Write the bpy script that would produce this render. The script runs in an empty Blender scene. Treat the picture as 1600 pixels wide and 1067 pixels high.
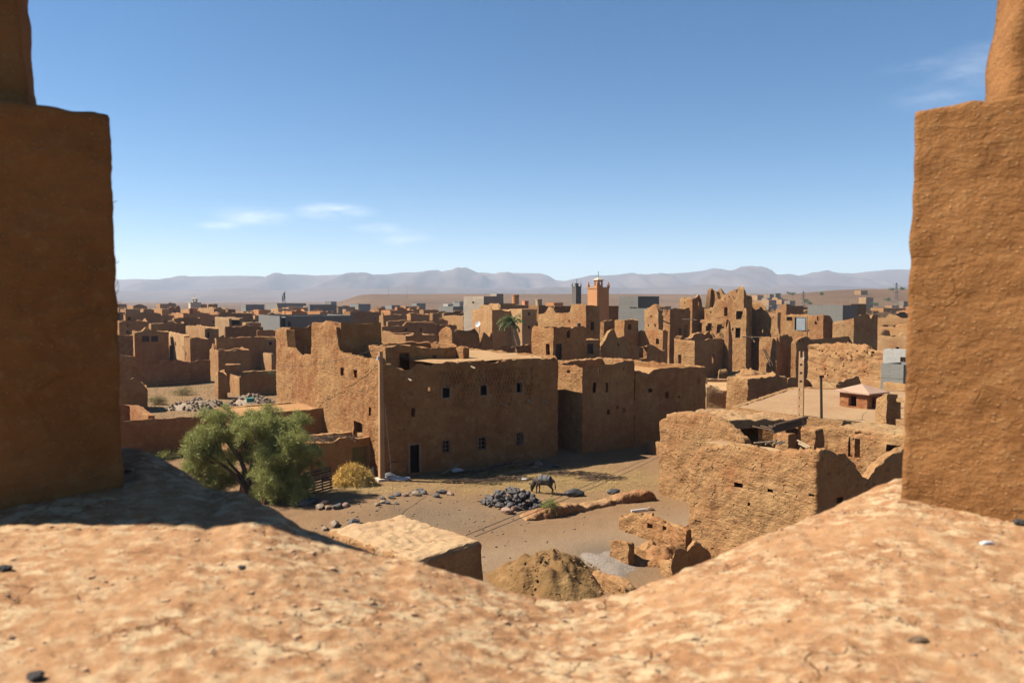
import bpy, bmesh, math, random
import numpy as np
from mathutils import Vector, noise as mn

# ---------------------------------------------------------------- camera, world, sun, exposure
scene = bpy.context.scene
COL = scene.collection
R = math.radians
H = 11.5                     # eye height above the yard
F = 1250.0                   # focal length in photo pixels (photo 1600 wide)
PITCH = math.atan((533.5 - 467.0) / F)
CP, SP = math.cos(PITCH), math.sin(PITCH)

cam_d = bpy.data.cameras.new('camera'); cam = bpy.data.objects.new('camera', cam_d); COL.objects.link(cam)
cam.location = (0, 0, H); cam.rotation_euler = (R(90) - PITCH, 0, 0)
cam_d.sensor_width = 36; cam_d.lens = 36 * F / 1600
cam_d.clip_start = 0.05; cam_d.clip_end = 40000
cam_d.dof.use_dof = True; cam_d.dof.focus_distance = 45; cam_d.dof.aperture_fstop = 4.2
scene.camera = cam

SUN_EL = 47.0
SUN_H = Vector((-0.992, 0.125)).normalized()
sd = Vector((SUN_H.x * math.cos(R(SUN_EL)), SUN_H.y * math.cos(R(SUN_EL)), math.sin(R(SUN_EL))))
sun_d = bpy.data.lights.new('sun', 'SUN'); sun = bpy.data.objects.new('sun', sun_d); COL.objects.link(sun)
sun_d.energy = 5.0; sun_d.angle = R(0.53); sun_d.color = (1.0, 0.93, 0.82)
sun.rotation_euler = sd.to_track_quat('Z', 'Y').to_euler()
sun.location = (-30, 20, 60)

world = bpy.data.worlds.new('World'); scene.world = world; world.use_nodes = True
SKY_STRENGTH = 0.05
def build_world():
    nt = world.node_tree; N = nt.nodes; L = nt.links; N.clear()
    out = N.new('ShaderNodeOutputWorld'); bg = N.new('ShaderNodeBackground')
    sky = N.new('ShaderNodeTexSky'); sky.sky_type = 'NISHITA'; sky.sun_disc = False
    sky.sun_elevation = R(SUN_EL); sky.sun_rotation = math.atan2(SUN_H.x, SUN_H.y)
    sky.altitude = 1500; sky.air_density = 0.82; sky.dust_density = 0.35; sky.ozone_density = 1.9
    bg.inputs['Strength'].default_value = SKY_STRENGTH
    # thin high clouds: soft masks round a few directions, broken up by noise
    tc = N.new('ShaderNodeTexCoord')
    def direction(px, py):
        u = (px - 800) / F; v = (533.5 - py) / F
        return Vector((u, CP + v * SP, -SP + v * CP)).normalized()
    mp = N.new('ShaderNodeMapping'); mp.inputs['Scale'].default_value = (16, 16, 60)
    L.new(tc.outputs['Generated'], mp.inputs['Vector'])
    nz = N.new('ShaderNodeTexNoise'); nz.inputs['Scale'].default_value = 1.0; nz.inputs['Detail'].default_value = 7; nz.inputs['Roughness'].default_value = .62
    L.new(mp.outputs['Vector'], nz.inputs['Vector'])
    total = None
    for (px, py, sx, sz, amt) in [(400, 338, .050, .0125, .6), (520, 331, .050, .011, .7), (345, 353, .03, .006, .5), (600, 357, .04, .007, .6), (640, 374, .04, .010, .4),
                                  (1540, 105, .055,   .024, .26), (1450, 103, .05, .009, .16), (1465, 152, .05, .016, .16)]:
        d = direction(px, py)
        sub = N.new('ShaderNodeVectorMath'); sub.operation = 'SUBTRACT'; sub.inputs[1].default_value = d
        L.new(tc.outputs['Generated'], sub.inputs[0])
        sc = N.new('ShaderNodeVectorMath'); sc.operation = 'MULTIPLY'; sc.inputs[1].default_value = (1 / sx, 1 / sx, 1 / sz)
        L.new(sub.outputs[0], sc.inputs[0])
        ln = N.new('ShaderNodeVectorMath'); ln.operation = 'LENGTH'; L.new(sc.outputs[0], ln.inputs[0])
        mr = N.new('ShaderNodeMapRange'); mr.interpolation_type = 'SMOOTHSTEP'
        mr.inputs['From Min'].default_value = 1.25; mr.inputs['From Max'].default_value = 0.1
        mr.inputs['To Min'].default_value = 0; mr.inputs['To Max'].default_value = amt
        L.new(ln.outputs['Value'], mr.inputs['Value'])
        if total is None: total = mr.outputs[0]
        else:
            a = N.new('ShaderNodeMath'); a.operation = 'MAXIMUM'; L.new(total, a.inputs[0]); L.new(mr.outputs[0], a.inputs[1]); total = a.outputs[0]
    th = N.new('ShaderNodeMapRange'); th.inputs['From Min'].default_value = .36; th.inputs['From Max'].default_value = .72
    L.new(nz.outputs['Fac'], th.inputs['Value'])
    mul = N.new('ShaderNodeMath'); mul.operation = 'MULTIPLY'; L.new(total, mul.inputs[0]); L.new(th.outputs[0], mul.inputs[1])
    hs = N.new('ShaderNodeHueSaturation'); hs.inputs['Hue'].default_value = .495; hs.inputs['Saturation'].default_value = 1.30; hs.inputs['Value'].default_value = 1.0
    L.new(sky.outputs[0], hs.inputs['Color'])
    mix = N.new('ShaderNodeMix'); mix.data_type = 'RGBA'
    L.new(mul.outputs[0], mix.inputs['Factor']); L.new(hs.outputs[0], mix.inputs['A']); mix.inputs['B'].default_value = (10.5, 10.6, 11.0, 1)
    L.new(mix.outputs['Result'], bg.inputs['Color']); L.new(bg.outputs[0], out.inputs['Surface'])
build_world()

vs = scene.view_settings
vs.view_transform = 'Standard'; vs.look = 'None'; vs.exposure = 1.4; vs.gamma = 1.0; vs.use_curve_mapping = False
scene.cycles.max_bounces = 6; scene.cycles.diffuse_bounces = 2; scene.cycles.volume_bounces = 0; scene.cycles.transparent_max_bounces = 8

# ---------------------------------------------------------------- projection helpers: photo pixels <-> metres
def PX(x, Y, z):
    h = z - H; fw = Y * CP - h * SP; up = Y * SP + h * CP
    return 800 + F * x / fw, 533.5 - F * up / fw
def zpy(py, Y):
    v = (533.5 - py) / F
    return H + Y * (v * CP - SP) / (CP + v * SP)
def xpx(px, Y, z=4.0):
    return (px - 800) / F * (Y * CP - (z - H) * SP)
def G(px, py, z=0.0):
    h = z - H; u = (px - 800) / F; v = (533.5 - py) / F
    Y = h * (CP + v * SP) / (v * CP - SP)
    return Vector((u * (Y * CP - h * SP), Y, z))
def interp(pts, x):
    if x <= pts[0][0]: return pts[0][1]
    for (a, b), (c, d) in zip(pts, pts[1:]):
        if x <= c: return b + (d - b) * (x - a) / max(c - a, 1e-9)
    return pts[-1][1]

# ---------------------------------------------------------------- mesh building
rng = random.Random(7)
def fbm(x, y, z, o=3):
    return mn.fractal(Vector((x, y, z)), 1.0, 2.0, o)
class MB:
    def __init__(self): self.v = []; self.f = []
    def add(self, vs_, fs_):
        b = len(self.v); self.v.extend([tuple(p) for p in vs_]); self.f.extend([tuple(i + b for i in q) for q in fs_])
    def box(self, cx, cy, cz, sx, sy, sz, rz=0.0):
        c, s = math.cos(rz), math.sin(rz); P = []
        for dz in (-1, 1):
            for dx, dy in ((-1, -1), (1, -1), (1, 1), (-1, 1)):
                a, b = dx * sx / 2, dy * sy / 2
                P.append((cx + a * c - b * s, cy + a * s + b * c, cz + dz * sz / 2))
        self.add(P, [(3, 2, 1, 0), (4, 5, 6, 7), (0, 1, 5, 4), (1, 2, 6, 5), (2, 3, 7, 6), (3, 0, 4, 7)])
    def tube(self, pts, radii, n=6):
        pts = [Vector(p) for p in pts]
        if not isinstance(radii, (list, tuple)): radii = [radii] * len(pts)
        V = []; Fc = []
        for i, p in enumerate(pts):
            t = (pts[min(i + 1, len(pts) - 1)] - pts[max(i - 1, 0)]).normalized()
            a = t.orthogonal().normalized() if i == 0 else (a - t * a.dot(t)).normalized()
            b = t.cross(a)
            for k in range(n):
                w = 2 * math.pi * k / n
                V.append(p + (a * math.cos(w) + b * math.sin(w)) * radii[i])
        for i in range(len(pts) - 1):
            for k in range(n):
                k2 = (k + 1) % n
                Fc.append((i * n + k, i * n + k2, (i + 1) * n + k2, (i + 1) * n + k))
        Fc.append(tuple(range(n - 1, -1, -1))); Fc.append(tuple((len(pts) - 1) * n + k for k in range(n)))
        self.add(V, Fc)
    def build(self, name, m, parent=None, loc=(0, 0, 0), smooth=False, sharp=35, color=None):
        me = bpy.data.meshes.new(name)
        l = Vector(loc)
        base = parent_base(parent) if parent else l
        me.from_pydata([(x - base.x, y - base.y, z - base.z) for x, y, z in self.v], [], self.f)
        me.update()
        if smooth:
            me.polygons.foreach_set('use_smooth', [True] * len(me.polygons))
            me.set_sharp_from_angle(angle=R(sharp))
        me.materials.append(m)
        o = bpy.data.objects.new(name, me); COL.objects.link(o)
        if parent: o.parent = parent; o.color = parent.color
        else: o.location = l
        if color: o.color = color
        return o
def parent_base(p):
    b = Vector(p.location)
    while p.parent: p = p.parent; b += Vector(p.location)
    return b
def thing(name, label, cat, loc, color=None, group=None):
    o = bpy.data.objects.new(name, None); COL.objects.link(o); o.location = loc; o.empty_display_size = .3
    return tag(o, label, cat, group, color)
def tag(o, label, cat, group=None, color=None):
    o['label'] = label; o['category'] = cat; o['kind'] = 'thing'
    if group: o['group'] = group
    if color: o.color = color
    return o
def structure(o): o['kind'] = 'structure'; return o

# ---------------------------------------------------------------- materials
def new_mat(name):
    m = bpy.data.materials.new(name); m.use_nodes = True
    nt = m.node_tree; return m, nt.nodes, nt.links, nt.nodes['Principled BSDF']
def noise_n(N, L, vec, scale, detail=4, rough=.55):
    n = N.new('ShaderNodeTexNoise'); n.inputs['Scale'].default_value = scale; n.inputs['Detail'].default_value = detail; n.inputs['Roughness'].default_value = rough
    if vec is not None: L.new(vec, n.inputs['Vector'])
    return n.outputs['Fac']
def rng_n(N, L, fac, a, b, c=0., d=1.):
    m = N.new('ShaderNodeMapRange'); m.inputs['From Min'].default_value = a; m.inputs['From Max'].default_value = b
    m.inputs['To Min'].default_value = c; m.inputs['To Max'].default_value = d; L.new(fac, m.inputs['Value']); return m.outputs[0]
def mix_n(N, L, fac, a, b, mode='MIX'):
    m = N.new('ShaderNodeMix'); m.data_type = 'RGBA'; m.blend_type = mode
    for s, val in (('Factor', fac), ('A', a), ('B', b)):
        if isinstance(val, (int, float)): m.inputs[s].default_value = val
        elif isinstance(val, (tuple, list)): m.inputs[s].default_value = (*val[:3], 1)
        else: L.new(val, m.inputs[s])
    return m.outputs['Result']
def math_n(N, L, op, a, b=0.):
    m = N.new('ShaderNodeMath'); m.operation = op
    for i, val in enumerate((a, b)):
        if isinstance(val, (int, float)): m.inputs[i].default_value = val
        else: L.new(val, m.inputs[i])
    return m.outputs[0]
def scaled(N, L, vec, s):
    m = N.new('ShaderNodeMapping'); m.inputs['Scale'].default_value = s; L.new(vec, m.inputs['Vector']); return m.outputs[0]
def bump_n(N, L, height, dist, strength, bs, prev=None):
    b = N.new('ShaderNodeBump'); b.inputs['Distance'].default_value = dist; b.inputs['Strength'].default_value = strength
    L.new(height, b.inputs['Height'])
    if prev is not None: L.new(prev, b.inputs['Normal'])
    if bs is not None: L.new(b.outputs[0], bs.inputs['Normal'])
    return b.outputs[0]

EARTHK = (.655, .60, .505)
def earth_n(N, L, c): return mix_n(N, L, 1.0, c, EARTHK, 'MULTIPLY')
def mud_material(name, bump=.09, courses=True, pits=.5, contrast=1.0):
    m, N, L, bs = new_mat(name)
    pos = N.new('ShaderNodeNewGeometry').outputs['Position']
    oc = N.new('ShaderNodeObjectInfo').outputs['Color']
    big = noise_n(N, L, pos, .33, 3); mid = noise_n(N, L, pos, 1.7, 5, .62); fine = noise_n(N, L, pos, 9, 5, .65)
    streak = noise_n(N, L, scaled(N, L, pos, (2.2, 2.2, .22)), 1.0, 4, .6)
    c = mix_n(N, L, rng_n(N, L, big, .35, .7, 0, .55 * contrast), oc, (.70, .42, .34), 'MULTIPLY')
    c = mix_n(N, L, rng_n(N, L, mid, .46, .74, 0, .5 * contrast), c, (.47, .31, .165))
    c = mix_n(N, L, rng_n(N, L, fine, .50, .80, 0, .55 * contrast), c, (.135, .066, .030))
    c = mix_n(N, L, rng_n(N, L, streak, .52, .8, 0, .35), c, (.155, .078, .037))
    L.new(earth_n(N, L, c), bs.inputs['Base Color']); bs.inputs['Roughness'].default_value = .95; bs.inputs['Specular IOR Level'].default_value = .1
    grain = noise_n(N, L, scaled(N, L, pos, (1, 1, 1.5)), 3.4, 6, .62)
    h = math_n(N, L, 'ADD', math_n(N, L, 'MULTIPLY', mid, .7), math_n(N, L, 'MULTIPLY', grain, 1.1))
    vo = N.new('ShaderNodeTexVoronoi'); vo.inputs['Scale'].default_value = 2.3; vo.inputs['Randomness'].default_value = 1
    wob = N.new('ShaderNodeVectorMath'); wob.operation = 'ADD'
    nzc = N.new('ShaderNodeTexNoise'); nzc.inputs['Scale'].default_value = 2.5; L.new(pos, nzc.inputs['Vector']); L.new(nzc.outputs['Color'], wob.inputs[1]); L.new(pos, wob.inputs[0])
    L.new(wob.outputs[0], vo.inputs['Vector'])
    pit = rng_n(N, L, vo.outputs['Distance'], .06, .22, -pits, 0)
    h = math_n(N, L, 'ADD', h, pit)
    if courses:
        sx = N.new('ShaderNodeSeparateXYZ'); L.new(pos, sx.inputs[0])
        zz = math_n(N, L, 'ADD', math_n(N, L, 'MULTIPLY', sx.outputs[2], 1.18), math_n(N, L, 'MULTIPLY', big, .55))
        fr = math_n(N, L, 'FRACT', zz)
        ln = rng_n(N, L, math_n(N, L, 'ABSOLUTE', math_n(N, L, 'SUBTRACT', fr, .5)), 0, .05, -.10, 0)
        h = math_n(N, L, 'ADD', h, ln)
    bump_n(N, L, h, bump, 1.0, bs)
    return m
def simple_mat(name, col, col2=None, scale=4, rough=.85, bump=0, metal=0, spec=.3, detail=4, stretch=None):
    m, N, L, bs = new_mat(name)
    pos = N.new('ShaderNodeTexCoord').outputs['Object']
    if stretch: pos = scaled(N, L, pos, stretch)
    nz = noise_n(N, L, pos, scale, detail, .6)
    c2 = col2 or tuple(x * .6 for x in col)
    L.new(mix_n(N, L, rng_n(N, L, nz, .3, .72), col, c2), bs.inputs['Base Color'])
    bs.inputs['Roughness'].default_value = rough; bs.inputs['Metallic'].default_value = metal; bs.inputs['Specular IOR Level'].default_value = spec
    if bump: bump_n(N, L, nz, bump, 1, bs)
    return m
def concrete_material():
    m, N, L, bs = new_mat('concrete_blocks')
    pos = N.new('ShaderNodeNewGeometry').outputs['Position']; oc = N.new('ShaderNodeObjectInfo').outputs['Color']
    sx = N.new('ShaderNodeSeparateXYZ'); L.new(pos, sx.inputs[0])
    cb = N.new('ShaderNodeCombineXYZ')
    L.new(math_n(N, L, 'ADD', math_n(N, L, 'MULTIPLY', sx.outputs[0], .84), math_n(N, L, 'MULTIPLY', sx.outputs[1], .84)), cb.inputs[0]); L.new(sx.outputs[2], cb.inputs[1])
    br = N.new('ShaderNodeTexBrick'); br.inputs['Scale'].default_value = 1.0; br.inputs['Brick Width'].default_value = .55; br.inputs['Row Height'].default_value = .28
    br.inputs['Mortar Size'].default_value = .022; br.inputs['Color1'].default_value = (.92, .92, .92, 1); br.inputs['Color2'].default_value = (1.05, 1.05, 1.05, 1); br.inputs['Mortar'].default_value = (.84, .82, .80, 1)
    L.new(cb.outputs[0], br.inputs['Vector'])
    nz = noise_n(N, L, pos, .8, 5, .6)
    c = mix_n(N, L, 1.0, oc, br.outputs['Color'], 'MULTIPLY')
    c = mix_n(N, L, rng_n(N, L, nz, .4, .75, 0, .4), c, (.12, .10, .085))
    L.new(c, bs.inputs['Base Color']); bs.inputs['Roughness'].default_value = .9
    bump_n(N, L, br.outputs['Fac'], -.008, 1, bs)
    return m
def sill_material(name, patches, bump=.006):
    m, N, L, bs = new_mat(name)
    pos = N.new('ShaderNodeNewGeometry').outputs['Position']
    st = scaled(N, L, pos, (15, 19, 19))
    big = noise_n(N, L, pos, 4.5, 4, .6); mid = noise_n(N, L, st, 1.15, 8, .70); fine = noise_n(N, L, pos, 75, 4, .6)
    chip = N.new('ShaderNodeTexVoronoi'); chip.inputs['Scale'].default_value = 1.0; L.new(scaled(N, L, pos, (26, 60, 60)), chip.inputs['Vector'])
    base = (.44, .243, .122) if patches else (.35, .165, .062)
    c = mix_n(N, L, rng_n(N, L, big, .35, .68), base, (.36, .185, .09) if patches else (.27, .122, .043))
    if patches:
        f = math_n(N, L, 'MULTIPLY', rng_n(N, L, mid, .46, .60), rng_n(N, L, big, .36, .55, .25, .95))
        c = mix_n(N, L, f, c, (.63, .475, .29))
    else:
        c = mix_n(N, L, rng_n(N, L, mid, .52, .75, 0, .6), c, (.43, .255, .115))
    c = mix_n(N, L, rng_n(N, L, mid, .42, .30, 0, .55), c, (.22, .11, .05))
    c = mix_n(N, L, rng_n(N, L, chip.outputs['Distance'], .20, .10, 0, .30), c, (.58, .43, .24))
    crk = N.new('ShaderNodeTexVoronoi'); crk.feature = 'DISTANCE_TO_EDGE'; crk.inputs['Scale'].default_value = 1.0
    wv = N.new('ShaderNodeVectorMath'); wv.operation = 'ADD'; nw = N.new('ShaderNodeTexNoise'); nw.inputs['Scale'].default_value = 14; nw.inputs['Detail'].default_value = 5; L.new(pos, nw.inputs['Vector']); sw = N.new('ShaderNodeVectorMath'); sw.operation = 'SCALE'; sw.inputs['Scale'].default_value = .09; L.new(nw.outputs['Color'], sw.inputs[0]); L.new(pos, wv.inputs[0]); L.new(sw.outputs[0], wv.inputs[1])
    L.new(scaled(N, L, wv.outputs[0], (7, 9, 9)), crk.inputs['Vector'])
    ck = math_n(N, L, 'MULTIPLY', rng_n(N, L, crk.outputs['Distance'], .035, .0, 0, 1), rng_n(N, L, big, .5, .62))
    if not patches: ck = math_n(N, L, 'MULTIPLY', ck, .4)
    c = mix_n(N, L, math_n(N, L, 'MULTIPLY', ck, .5), c, (.17, .075, .03))
    L.new(mix_n(N, L, 1.0, c, (.62, .60, .565), 'MULTIPLY'), bs.inputs['Base Color']); bs.inputs['Roughness'].default_value = .95; bs.inputs['Specular IOR Level'].default_value = .1
    h = math_n(N, L, 'ADD', math_n(N, L, 'MULTIPLY', mid, 1.6), math_n(N, L, 'MULTIPLY', fine, .35))
    ch2 = rng_n(N, L, chip.outputs['Distance'], .25, .08, 0, .35)
    trow = noise_n(N, L, scaled(N, L, pos, (14, 14, 30)), 1.0, 6, .68)
    h = math_n(N, L, 'ADD', h, math_n(N, L, 'MULTIPLY', trow, 1.6 if not patches else .8))
    h = math_n(N, L, 'SUBTRACT', h, math_n(N, L, 'MULTIPLY', ck, .8))
    bump_n(N, L, math_n(N, L, 'ADD', h, ch2), bump, 1, bs)
    return m

MUD = mud_material('mud_plaster', bump=.10)
ROUGH = mud_material('rough_adobe', bump=.115, pits=.9, contrast=1.25)
FARMUD = mud_material('far_mud', bump=.10, courses=False, pits=.3, contrast=.8)
ROOF = mud_material('mud_roof', bump=.05, courses=False, pits=.15, contrast=.55)
CONC = concrete_material()
SILL = sill_material('sill_mud', True)
MERL = sill_material('merlon_mud', False, .008)
WOOD = simple_mat('weathered_wood', (0.1144, 0.0680, 0.0368), (0.0520, 0.0288, 0.0152), 5, bump=.01, stretch=(0.5200, 0.5200, 4.1600))
DARKWOOD = simple_mat('dark_wood', (.06, .035, .02), (.025, .015, .01), 6)
PALEFRAME = simple_mat('pale_frame', (0.2112, 0.1408, 0.0816), (0.1520, 0.0936, 0.0528), 5)
PANE_OR_DARK = simple_mat('pane_and_doorway_dark', (.004, .003, .0026), (.007, .0055, .0045), 3, rough=.9, spec=0.)
STICK = simple_mat('dry_sticks', (0.1600, 0.1040, 0.0600), (0.0560, 0.0320, 0.0176), 3)
PALESTICK = simple_mat('pale_log', (0.2928, 0.2224, 0.1408), (0.1936, 0.1288, 0.0704), 4)
STRAW = simple_mat('straw', (.62, .41, .115), (.42, .26, .062), 9, bump=.02)
STONE = simple_mat('dark_stone', (0.1000, 0.0880, 0.0800), (0.0496, 0.0432, 0.0392), 5, bump=.02)
PINKSTONE = simple_mat('pink_stone', (0.2344, 0.1464, 0.0992), (0.1520, 0.0880, 0.0584), 5, bump=.02)
GRIT = simple_mat('ground_grit', (0.1920, 0.1320, 0.0840), (0.1040, 0.0720, 0.0480), 2)
PALESTONE = simple_mat('pale_rubble', (0.2160, 0.1560, 0.1000), (0.1280, 0.0880, 0.0560), 4, bump=.02)
WHITE = simple_mat('white_plastic', (0.4608, 0.4480, 0.4352), (0.3072, 0.2944, 0.2880), 3)
GREYCLOTH = simple_mat('grey_cloth', (0.0896, 0.0840, 0.0896), (0.0504, 0.0472, 0.0504), 6)
BLACKBAG = simple_mat('black_rubber', (.05, .046, .044), (.022, .02, .02), 6, rough=.55)
BLUE = simple_mat('blue_plastic', (0.0320, 0.1280, 0.2880), (0.0160, 0.0640, 0.1600), 4)
TEAL = simple_mat('teal_plastic', (0.0400, 0.2080, 0.1760), (0.0240, 0.1120, 0.0960), 4)
GREENDOOR = simple_mat('green_yellow_paint', (0.0600, 0.0680, 0.0240), (0.1520, 0.0960, 0.0240), .8, rough=.6)
ORANGE = simple_mat('orange_plaster', (0.3736, 0.1704, 0.0672), (0.3224, 0.1384, 0.0520), .7)
CREAM = simple_mat('cream_plaster', (0.3984, 0.3280, 0.2344), (0.3280, 0.2520, 0.1760), 1.2)
RUST = simple_mat('rusty_sheet', (0.1280, 0.0400, 0.0176), (0.0680, 0.0200, 0.0096), 2.5)
BLUEDOOR = simple_mat('pale_blue_sheet', (0.1728, 0.1920, 0.2016), (0.1344, 0.1488, 0.1584), 1.5)
METAL = simple_mat('dark_metal', (.10, .10, .105), (.06, .06, .06), 3, rough=.5)
CABLE = simple_mat('cable', (.03, .028, .027), (.02, .02, .02), 3)
POLE = simple_mat('concrete_pole', (0.3360, 0.1880, 0.0880), (0.1960, 0.1144, 0.0568), 2.2, stretch=(0.5440, 0.5440, 0.1632))
HIDE = simple_mat('donkey_hide', (.032, .021, .016), (.06, .04, .028), 7)
BLANKET = simple_mat('grey_blanket', (0.1000, 0.1000, 0.1000), (0.0560, 0.0600, 0.0624), 9, bump=.01)
TRUNK = simple_mat('tree_bark', (.075, .045, .028), (.035, .02, .013), 6, bump=.02)
def leaf_mat(name, a, b):
    m, N, L, bs = new_mat(name)
    pos = N.new('ShaderNodeNewGeometry').outputs['Position']
    nz = noise_n(N, L, pos, 1.3, 3); n2 = noise_n(N, L, pos, 20, 2)
    c = mix_n(N, L, rng_n(N, L, nz, .35, .68), a, b); c = mix_n(N, L, rng_n(N, L, n2, .35, .7, 0, .5), c, tuple(x * .6 for x in a))
    L.new(c, bs.inputs['Base Color']); bs.inputs['Roughness'].default_value = .6; bs.inputs['Specular IOR Level'].default_value = .25
    tr = N.new('ShaderNodeBsdfTranslucent'); L.new(c, tr.inputs['Color'])
    ms = N.new('ShaderNodeMixShader'); ms.inputs[0].default_value = .28
    L.new(bs.outputs[0], ms.inputs[1]); L.new(tr.outputs[0], ms.inputs[2]); L.new(ms.outputs[0], N['Material Output'].inputs['Surface'])
    return m
LEAF = leaf_mat('tamarisk_foliage', (.215, .225, .06), (.33, .32, .10))
LEAF2 = leaf_mat('garden_foliage', (0.0638, 0.1062, 0.0255), (0.0978, 0.1360, 0.0357))
LEAF3 = leaf_mat('dry_bush', (0.2040, 0.1700, 0.0638), (0.2550, 0.1955, 0.0765))

MUDC = {'m': (.37, .222, .108, 1), 'r': (.36, .185, .088, 1), 'p': (.44, .30, .17, 1), 'd': (.29, .165, .078, 1), 'y': (.385, .24, .122, 1), 't': (.215, .165, .115, 1),
        'g': (0.1230, 0.1148, 0.0984, 1), 'gw': (0.2706, 0.2542, 0.2214, 1), 'gb': (0.1025, 0.0984, 0.0853, 1), 'gd': (0.0820, 0.0697, 0.0574, 1), 'o': (.45, .23, .11, 1)}
# ---------------------------------------------------------------- mud walls: shells with openings, reveals, eroded tops
TH = R(32.7); D1 = Vector((math.cos(TH), math.sin(TH))); D2 = Vector((-math.sin(TH), math.cos(TH)))
def offset_poly(P, closed, d):
    n = len(P); out = []
    for i in range(n):
        nrm = []
        if closed or i > 0:
            e = (P[i] - P[i - 1]).normalized(); nrm.append(Vector((e.y, -e.x)))
        if closed or i < n - 1:
            e = (P[(i + 1) % n] - P[i]).normalized(); nrm.append(Vector((e.y, -e.x)))
        m = sum(nrm, Vector((0, 0))) / len(nrm)
        m = m / max(m.length_squared, .35)
        out.append(P[i] + m * d)
    return out
def shell(mb, pts, closed, thick, z0, topf, opens=None, res=.3, amp=.05, erode=.15, seed=0., batter=0.0, zref=6.0):
    """one weathered wall ring / run. topf(edge, s, xy)->z ; opens: {edge: [(s0, s1, za, zb, arch)]} in metres along the edge"""
    P = [Vector(p) for p in pts]; n = len(P); opens = opens or {}
    if closed: PO = P; PI = offset_poly(P, True, -thick)
    else: PO = offset_poly(P, False, thick / 2); PI = offset_poly(P, False, -thick / 2)
    ne = n if closed else n - 1
    cols = []; zset = []
    for e in range(ne):
        a, b = PO[e], PO[(e + 1) % n]; ai, bi = PI[e], PI[(e + 1) % n]
        Lg = (P[(e + 1) % n] - P[e]).length; k = max(1, round(Lg / res))
        fixed = [0., Lg]
        for op in opens.get(e, []): fixed += [op[0], op[1]]; zset += [op[2], op[3]]
        ss = list(fixed)
        for i in range(1, k):
            s = Lg * i / k
            if min(abs(s - q) for q in fixed) > res * .45: ss.append(s)
        ss = sorted(set(round(s, 4) for s in ss if -1e-6 <= s <= Lg + 1e-6))
        if closed or e < ne - 1: ss = ss[:-1]
        nr = (b - a).normalized(); nr = Vector((nr.y, -nr.x))
        for s in ss:
            f = s / Lg; o = a.lerp(b, f); q = ai.lerp(bi, f)
            corner = (s < 1e-6 or s > Lg - 1e-6)
            t = topf(e, s, o) + erode * (mn.noise(Vector((o.x * 1.1 + seed, o.y * 1.1, seed))) * .9 + mn.noise(Vector((o.x * 3.7 + seed, o.y * 3.7, 9.))) * .5 + (mn.noise(Vector((o.x * 9 + seed, o.y * 9, 5.))) * .25))
            if corner: t -= erode * .5
            cols.append((e, s, o, q, nr, max(t, z0 + .15)))
    tmax = max(c[5] for c in cols)
    zs = sorted(set([z0] + [round(z, 4) for z in zset if z > z0]))
    k = max(1, int((tmax - z0) / res) + 1)
    zz = list(zs)
    for i in range(1, k + 1):
        z = z0 + (tmax - z0 + .01) * i / k
        if min(abs(z - q) for q in zs) > res * .45: zz.append(z)
    zz = sorted(zz)
    if zz[-1] < tmax: zz.append(tmax + .01)
    nr_ = len(zz); V = []; Fc = []; IO = []; II = []; KM = []
    nearop = [(op[0], op[1], op[2], op[3], e) for e in opens for op in opens[e]]
    for (e, s, o, q, nr, t) in cols:
        io = []; ii = []; km = None
        for r, z in enumerate(zz):
            if km is not None: io.append(io[-1]); ii.append(ii[-1]); continue
            if z >= t - 1e-5: km = r; z = t
            bt = batter * (z - z0)
            d = amp * (fbm(o.x * .8 + seed, o.y * .8, z * .8) * .8 + mn.noise(Vector((o.x * 2.6 + seed, o.y * 2.6, z * 2.6))) * .6 + (mn.noise(Vector((o.x * 5.5, o.y * 5.5 + seed, z * 7))) * .28 if res < .3 else 0))
            if s < 1e-6 or km == r: d -= amp * .5
            po = o + nr * (d - bt); pi = q + nr * (amp * .6 * mn.noise(Vector((q.x * 1.5, q.y * 1.5, z * 1.5 + seed))) - bt * .5)
            io.append(len(V)); V.append((po.x, po.y, z)); ii.append(len(V)); V.append((pi.x, pi.y, z - (amp * .7 if km == r else 0)))
        IO.append(io); II.append(ii); KM.append(km if km is not None else nr_ - 1)
    nc = len(cols); prs = [(c, (c + 1) % nc) for c in range(nc if closed else nc - 1)]
    hole = set(); exist = set()
    for pi_, (c, d) in enumerate(prs):
        e = cols[c][0]; s0 = cols[c][1]; s1 = cols[d][1] if cols[d][0] == e and cols[d][1] > s0 else (P[(e + 1) % n] - P[e]).length
        sm = (s0 + s1) / 2
        for r in range(max(KM[c], KM[d])):
            exist.add((pi_, r)); zm = (zz[r] + zz[r + 1]) / 2
            for op in opens.get(e, []):
                if op[0] < sm < op[1] and op[2] < zm < op[3]:
                    if len(op) > 4 and op[4]:
                        w = (op[1] - op[0]) / 2; zc = op[3] - w * 1.1
                        if zm > zc and ((sm - (op[0] + op[1]) / 2) / w) ** 2 + ((zm - zc) / (w * 1.1)) ** 2 > 1.02: continue
                    hole.add((pi_, r)); break
    def face(*ix):
        u = []
        for i in ix:
            if i not in u: u.append(i)
        if len(u) > 2: Fc.append(tuple(u))
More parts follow.
